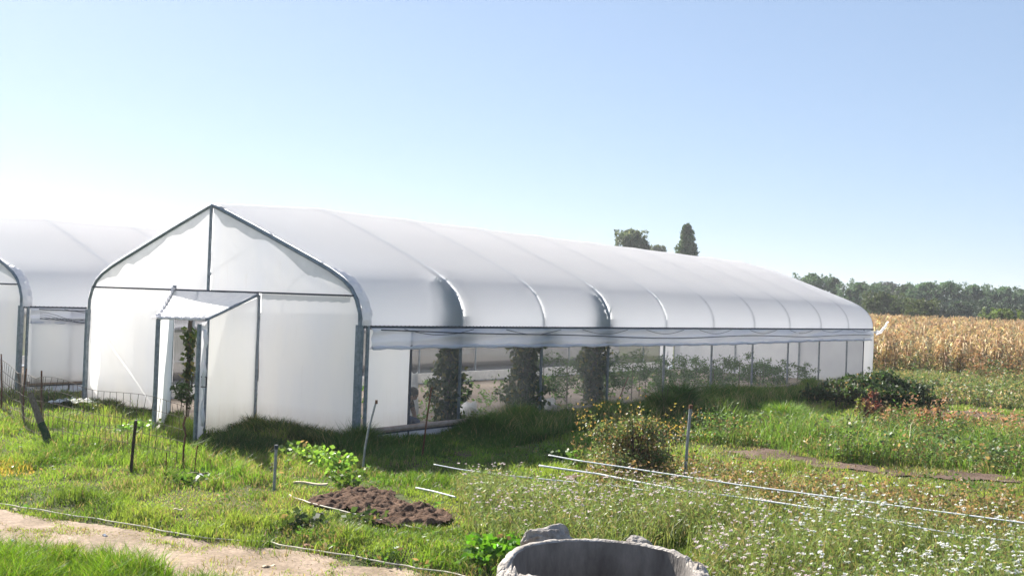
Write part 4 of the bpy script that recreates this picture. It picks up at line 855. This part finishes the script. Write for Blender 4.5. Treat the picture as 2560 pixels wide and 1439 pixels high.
line('drip_tape', 'thick white tape passing the foot of the tall pipe stake', 'drip tape', [(1348, 1163), (1500, 1182), (1600, 1200), (1712, 1219), (1820, 1232), (1960, 1253), (2150, 1285), (2300, 1312)], .0125, M['tape'], .34, GT)
line('drip_tape', 'highest drip tape, behind the pipe stake, running to the right edge', 'drip tape', [(1372, 1137), (1450, 1149), (1560, 1163), (1700, 1183), (1850, 1205), (2000, 1225), (2200, 1253), (2400, 1282), (2700, 1325)], .0095, M['tape'], .4, GT)
line('drip_tape', 'faint thin tape among the flowers near the right edge', 'drip tape', [(2140, 1285), (2260, 1306), (2420, 1330), (2560, 1348), (2650, 1360)], .007, M['tape'], .42, GT)
# ------------------------------------------------------------------ litter
def plank(label, px, py, d, rz, mat, cat='plank', name='plank', group=None, lift=.03):
    p = G(px, py); m = MB(); n = 8
    rows = []
    L_, w_, t_ = d
    prof = [(-w_/2, 0), (w_/2, 0), (w_/2*.96, t_), (-w_/2*.93, t_), (-w_/2, 0)]
    for i in range(n+1):
        u = i/n-.5; rows.append([(u*L_, a*(1+.08*math.sin(i*1.7)), b+.01*math.sin(i*.8)) for a, b in prof])
    m.grid(rows).poly([r for r in rows[0][:4]][::-1]).poly(rows[-1][:4]); o = m.build(name, mat); o.location = (p[0], p[1], hz(p)+lift); o.rotation_euler = (0, 0, rz); return tag(o, label, cat, group)
plank('pale weathered plank lying in short grass left of the dug soil', 775, 1212, (.46, .06, .025), -.1, M['plank'])
GW = 'pale wood chips on the ground'
plank('pointed wood splinter on the bare path near the bottom', 672, 1392, (.14, .03, .01), .9, M['plank'], 'wood chip', 'wood_chip', GW, .015)
plank('white chip on the path in the middle', 263, 1314, (.05, .03, .01), -.6, M['tape'], 'wood chip', 'wood_chip', GW, .015)
plank('white chip lying near the left edge on the lower path', 34, 1327, (.08, .03, .01), -.5, M['tape'], 'wood chip', 'wood_chip', GW, .015)
plank('pale chip on the path just under the cord at the left', 40, 1252, (.1, .04, .01), -.4, M['plank'], 'wood chip', 'wood_chip', GW, .015)
plank('pale chip among grass above the cord', 445, 1278, (.1, .03, .01), .4, M['plank'], 'wood chip', 'wood_chip', GW, .05)
plank('small white piece lying in the grass below the twigs', 503, 1195, (.1, .04, .02), -.4, M['tape'], 'wood chip', 'wood_chip', GW, .08)
plank('brown stick lying in the grass by the twigs', 495, 1190, (.28, .03, .02), .6, M['wood'], 'stick', 'stick', None, .08)
plank('brown leaf clod beside the cord on the path', 775, 1352, (.12, .08, .03), .2, M['rust'], 'clod', 'clod', None, .015)
# crumpled white plastic on the grass
c0 = G(190, 1018); a = []
for i in range(19):
    u = i/18; a.append([(c0[0]+(u-.5)*1.0, c0[1]+(v_-.5)*.45+.05*math.sin(u*8), hz(c0)+.1+.06*math.sin(u*math.pi)+.045*math.sin(u*19+v_*5)*math.sin(v_*11+u*3)) for v_ in np.linspace(0, 1, 12)])
tag(MB().grid(a).build('plastic_sheet', M['sack'], None, True), 'crumpled white plastic sheet lying on the grass between the greenhouses', 'plastic sheet')
# ------------------------------------------------------------------ crouching person
def skinned(name, V, E, R, mat, parent, root=0):
    me = bpy.data.meshes.new(name); me.from_pydata(V, E, []); o = link(name, me, mat, parent)
    md = o.modifiers.new('skin', 'SKIN'); md.use_smooth_shade = True; sv_ = me.skin_vertices[0].data
    for i, r in enumerate(R): sv_[i].radius = (r, r) if not hasattr(r, '__len__') else r; sv_[i].use_root = (i == root)
    s = o.modifiers.new('sub', 'SUBSURF'); s.levels = 1; s.render_levels = 2; return o
pl = W(-.62, 1.75); pr_ = empty('person', tuple(pl), -.35, 'crouching person with dark hair, brown shirt and blue jeans working the soil behind the net', 'person')
# local: +x faces right (the way the body leans), z up
V = [(-.22, 0, .30), (-.14, 0, .42), (-.03, 0, .55), (.06, 0, .63), (.11, 0, .68), (.17, 0, .74),       # pelvis..neck..head
     (.05, -.17, .60), (.10, -.21, .36), (.15, -.17, .12),                                             # right arm
     (.05, .17, .60), (.12, .21, .38), (.22, .14, .14),
     (-.2, -.10, .28), (.24, -.13, .3), (.0, -.14, .10), (.07, -.15, .04),                             # right leg: hip knee ankle toe
     (-.2, .10, .28), (.27, .12, .24), (.03, .13, .08), (.14, .14, .04)]
Ed = [(0, 1), (1, 2), (2, 3), (3, 4), (4, 5), (3, 6), (6, 7), (7, 8), (3, 9), (9, 10), (10, 11), (0, 12), (12, 13), (13, 14), (14, 15), (0, 16), (16, 17), (17, 18), (18, 19)]
Rr = [.12, .125, .13, .12, .055, .06, .055, .042, .028, .055, .042, .028, .085, .062, .042, .03, .085, .062, .042, .03]
for (wr, sgn) in ((8, -1), (11, 1)):    # fingers
    w0 = V[wr]; pi_ = len(V); V.append((w0[0]+.03, w0[1], w0[2]-.06)); Ed.append((wr, pi_)); Rr.append(.026)
    for k in range(4):
        y_ = w0[1]+(k-1.5)*.018; i_ = len(V); V += [(w0[0]+.045, y_, w0[2]-.09), (w0[0]+.05+.004*k, y_, w0[2]-.125+.006*abs(k-1.5))]; Ed += [(pi_, i_), (i_, i_+1)]; Rr += [.009, .007]
    i_ = len(V); V += [(w0[0]+.05, w0[1]-sgn*.03, w0[2]-.06), (w0[0]+.07, w0[1]-sgn*.035, w0[2]-.085)]; Ed += [(pi_, i_), (i_, i_+1)]; Rr += [.01, .008]
skinned('body', V, Ed, Rr, M['skin'], pr_)
def blob(name, c, r, mat, sub=3, rot=(0, 0, 0), f=None):
    bm = bmesh.new(); bmesh.ops.create_icosphere(bm, subdivisions=sub, radius=1)
    for v_ in bm.verts:
        k = f(v_.co) if f else 1; v_.co = Vector((v_.co.x*r[0]*k, v_.co.y*r[1]*k, v_.co.z*r[2]*k))
    me = bpy.data.meshes.new(name); bm.to_mesh(me); bm.free(); me.polygons.foreach_set('use_smooth', [True]*len(me.polygons)); o = link(name, me, mat, pr_); o.location = c; o.rotation_euler = rot; return o
blob('head', (.19, 0, .73), (.085, .075, .11), M['skin'], 4, (0, .9, 0), lambda c: 1+(.16 if (c.x > .85 and abs(c.y) < .25 and -.3 < c.z < .15) else 0)-(.05 if (c.x > .7 and .1 < abs(c.y) < .45 and 0 < c.z < .3) else 0)+(.12 if abs(c.y) > .95 else 0))
blob('hair', (.185, 0, .765), (.105, .092, .105), M['hair'], 4, (0, .9, 0), lambda c: 1+.06*math.sin(c.x*14+c.y*9)*math.sin(c.z*12))
skinned('shirt', [V[i] for i in (1, 2, 3, 6, 9)]+[(.085, -.195, .44), (.095, .195, .46)], [(0, 1), (1, 2), (2, 3), (2, 4), (3, 5), (4, 6)], [.14, .15, .135, .07, .07, .055, .055], M['shirt'], pr_)
skinned('jeans', [V[i] for i in (0, 1, 12, 13, 14, 16, 17, 18)], [(1, 0), (0, 2), (2, 3), (3, 4), (0, 5), (5, 6), (6, 7)], [.14, .13, .1, .078, .055, .1, .078, .055], M['jeans'], pr_)
# ------------------------------------------------------------------ haze
def haze(d):
    m = bpy.data.materials.new('haze'); m.use_nodes = True; n = m.node_tree.nodes; n.remove(n['Principled BSDF'])
    v = n.new('ShaderNodeVolumePrincipled'); v.inputs['Color'].default_value = (.93, .96, 1, 1); v.inputs['Density'].default_value = d; v.inputs['Anisotropy'].default_value = .3
    m.node_tree.links.new(v.outputs[0], n['Material Output'].inputs['Volume'])
    o = MB().box((0, 700, 14), (1900, 1700, 30)).build('haze', m); o['kind'] = 'stuff'
haze(.00045)
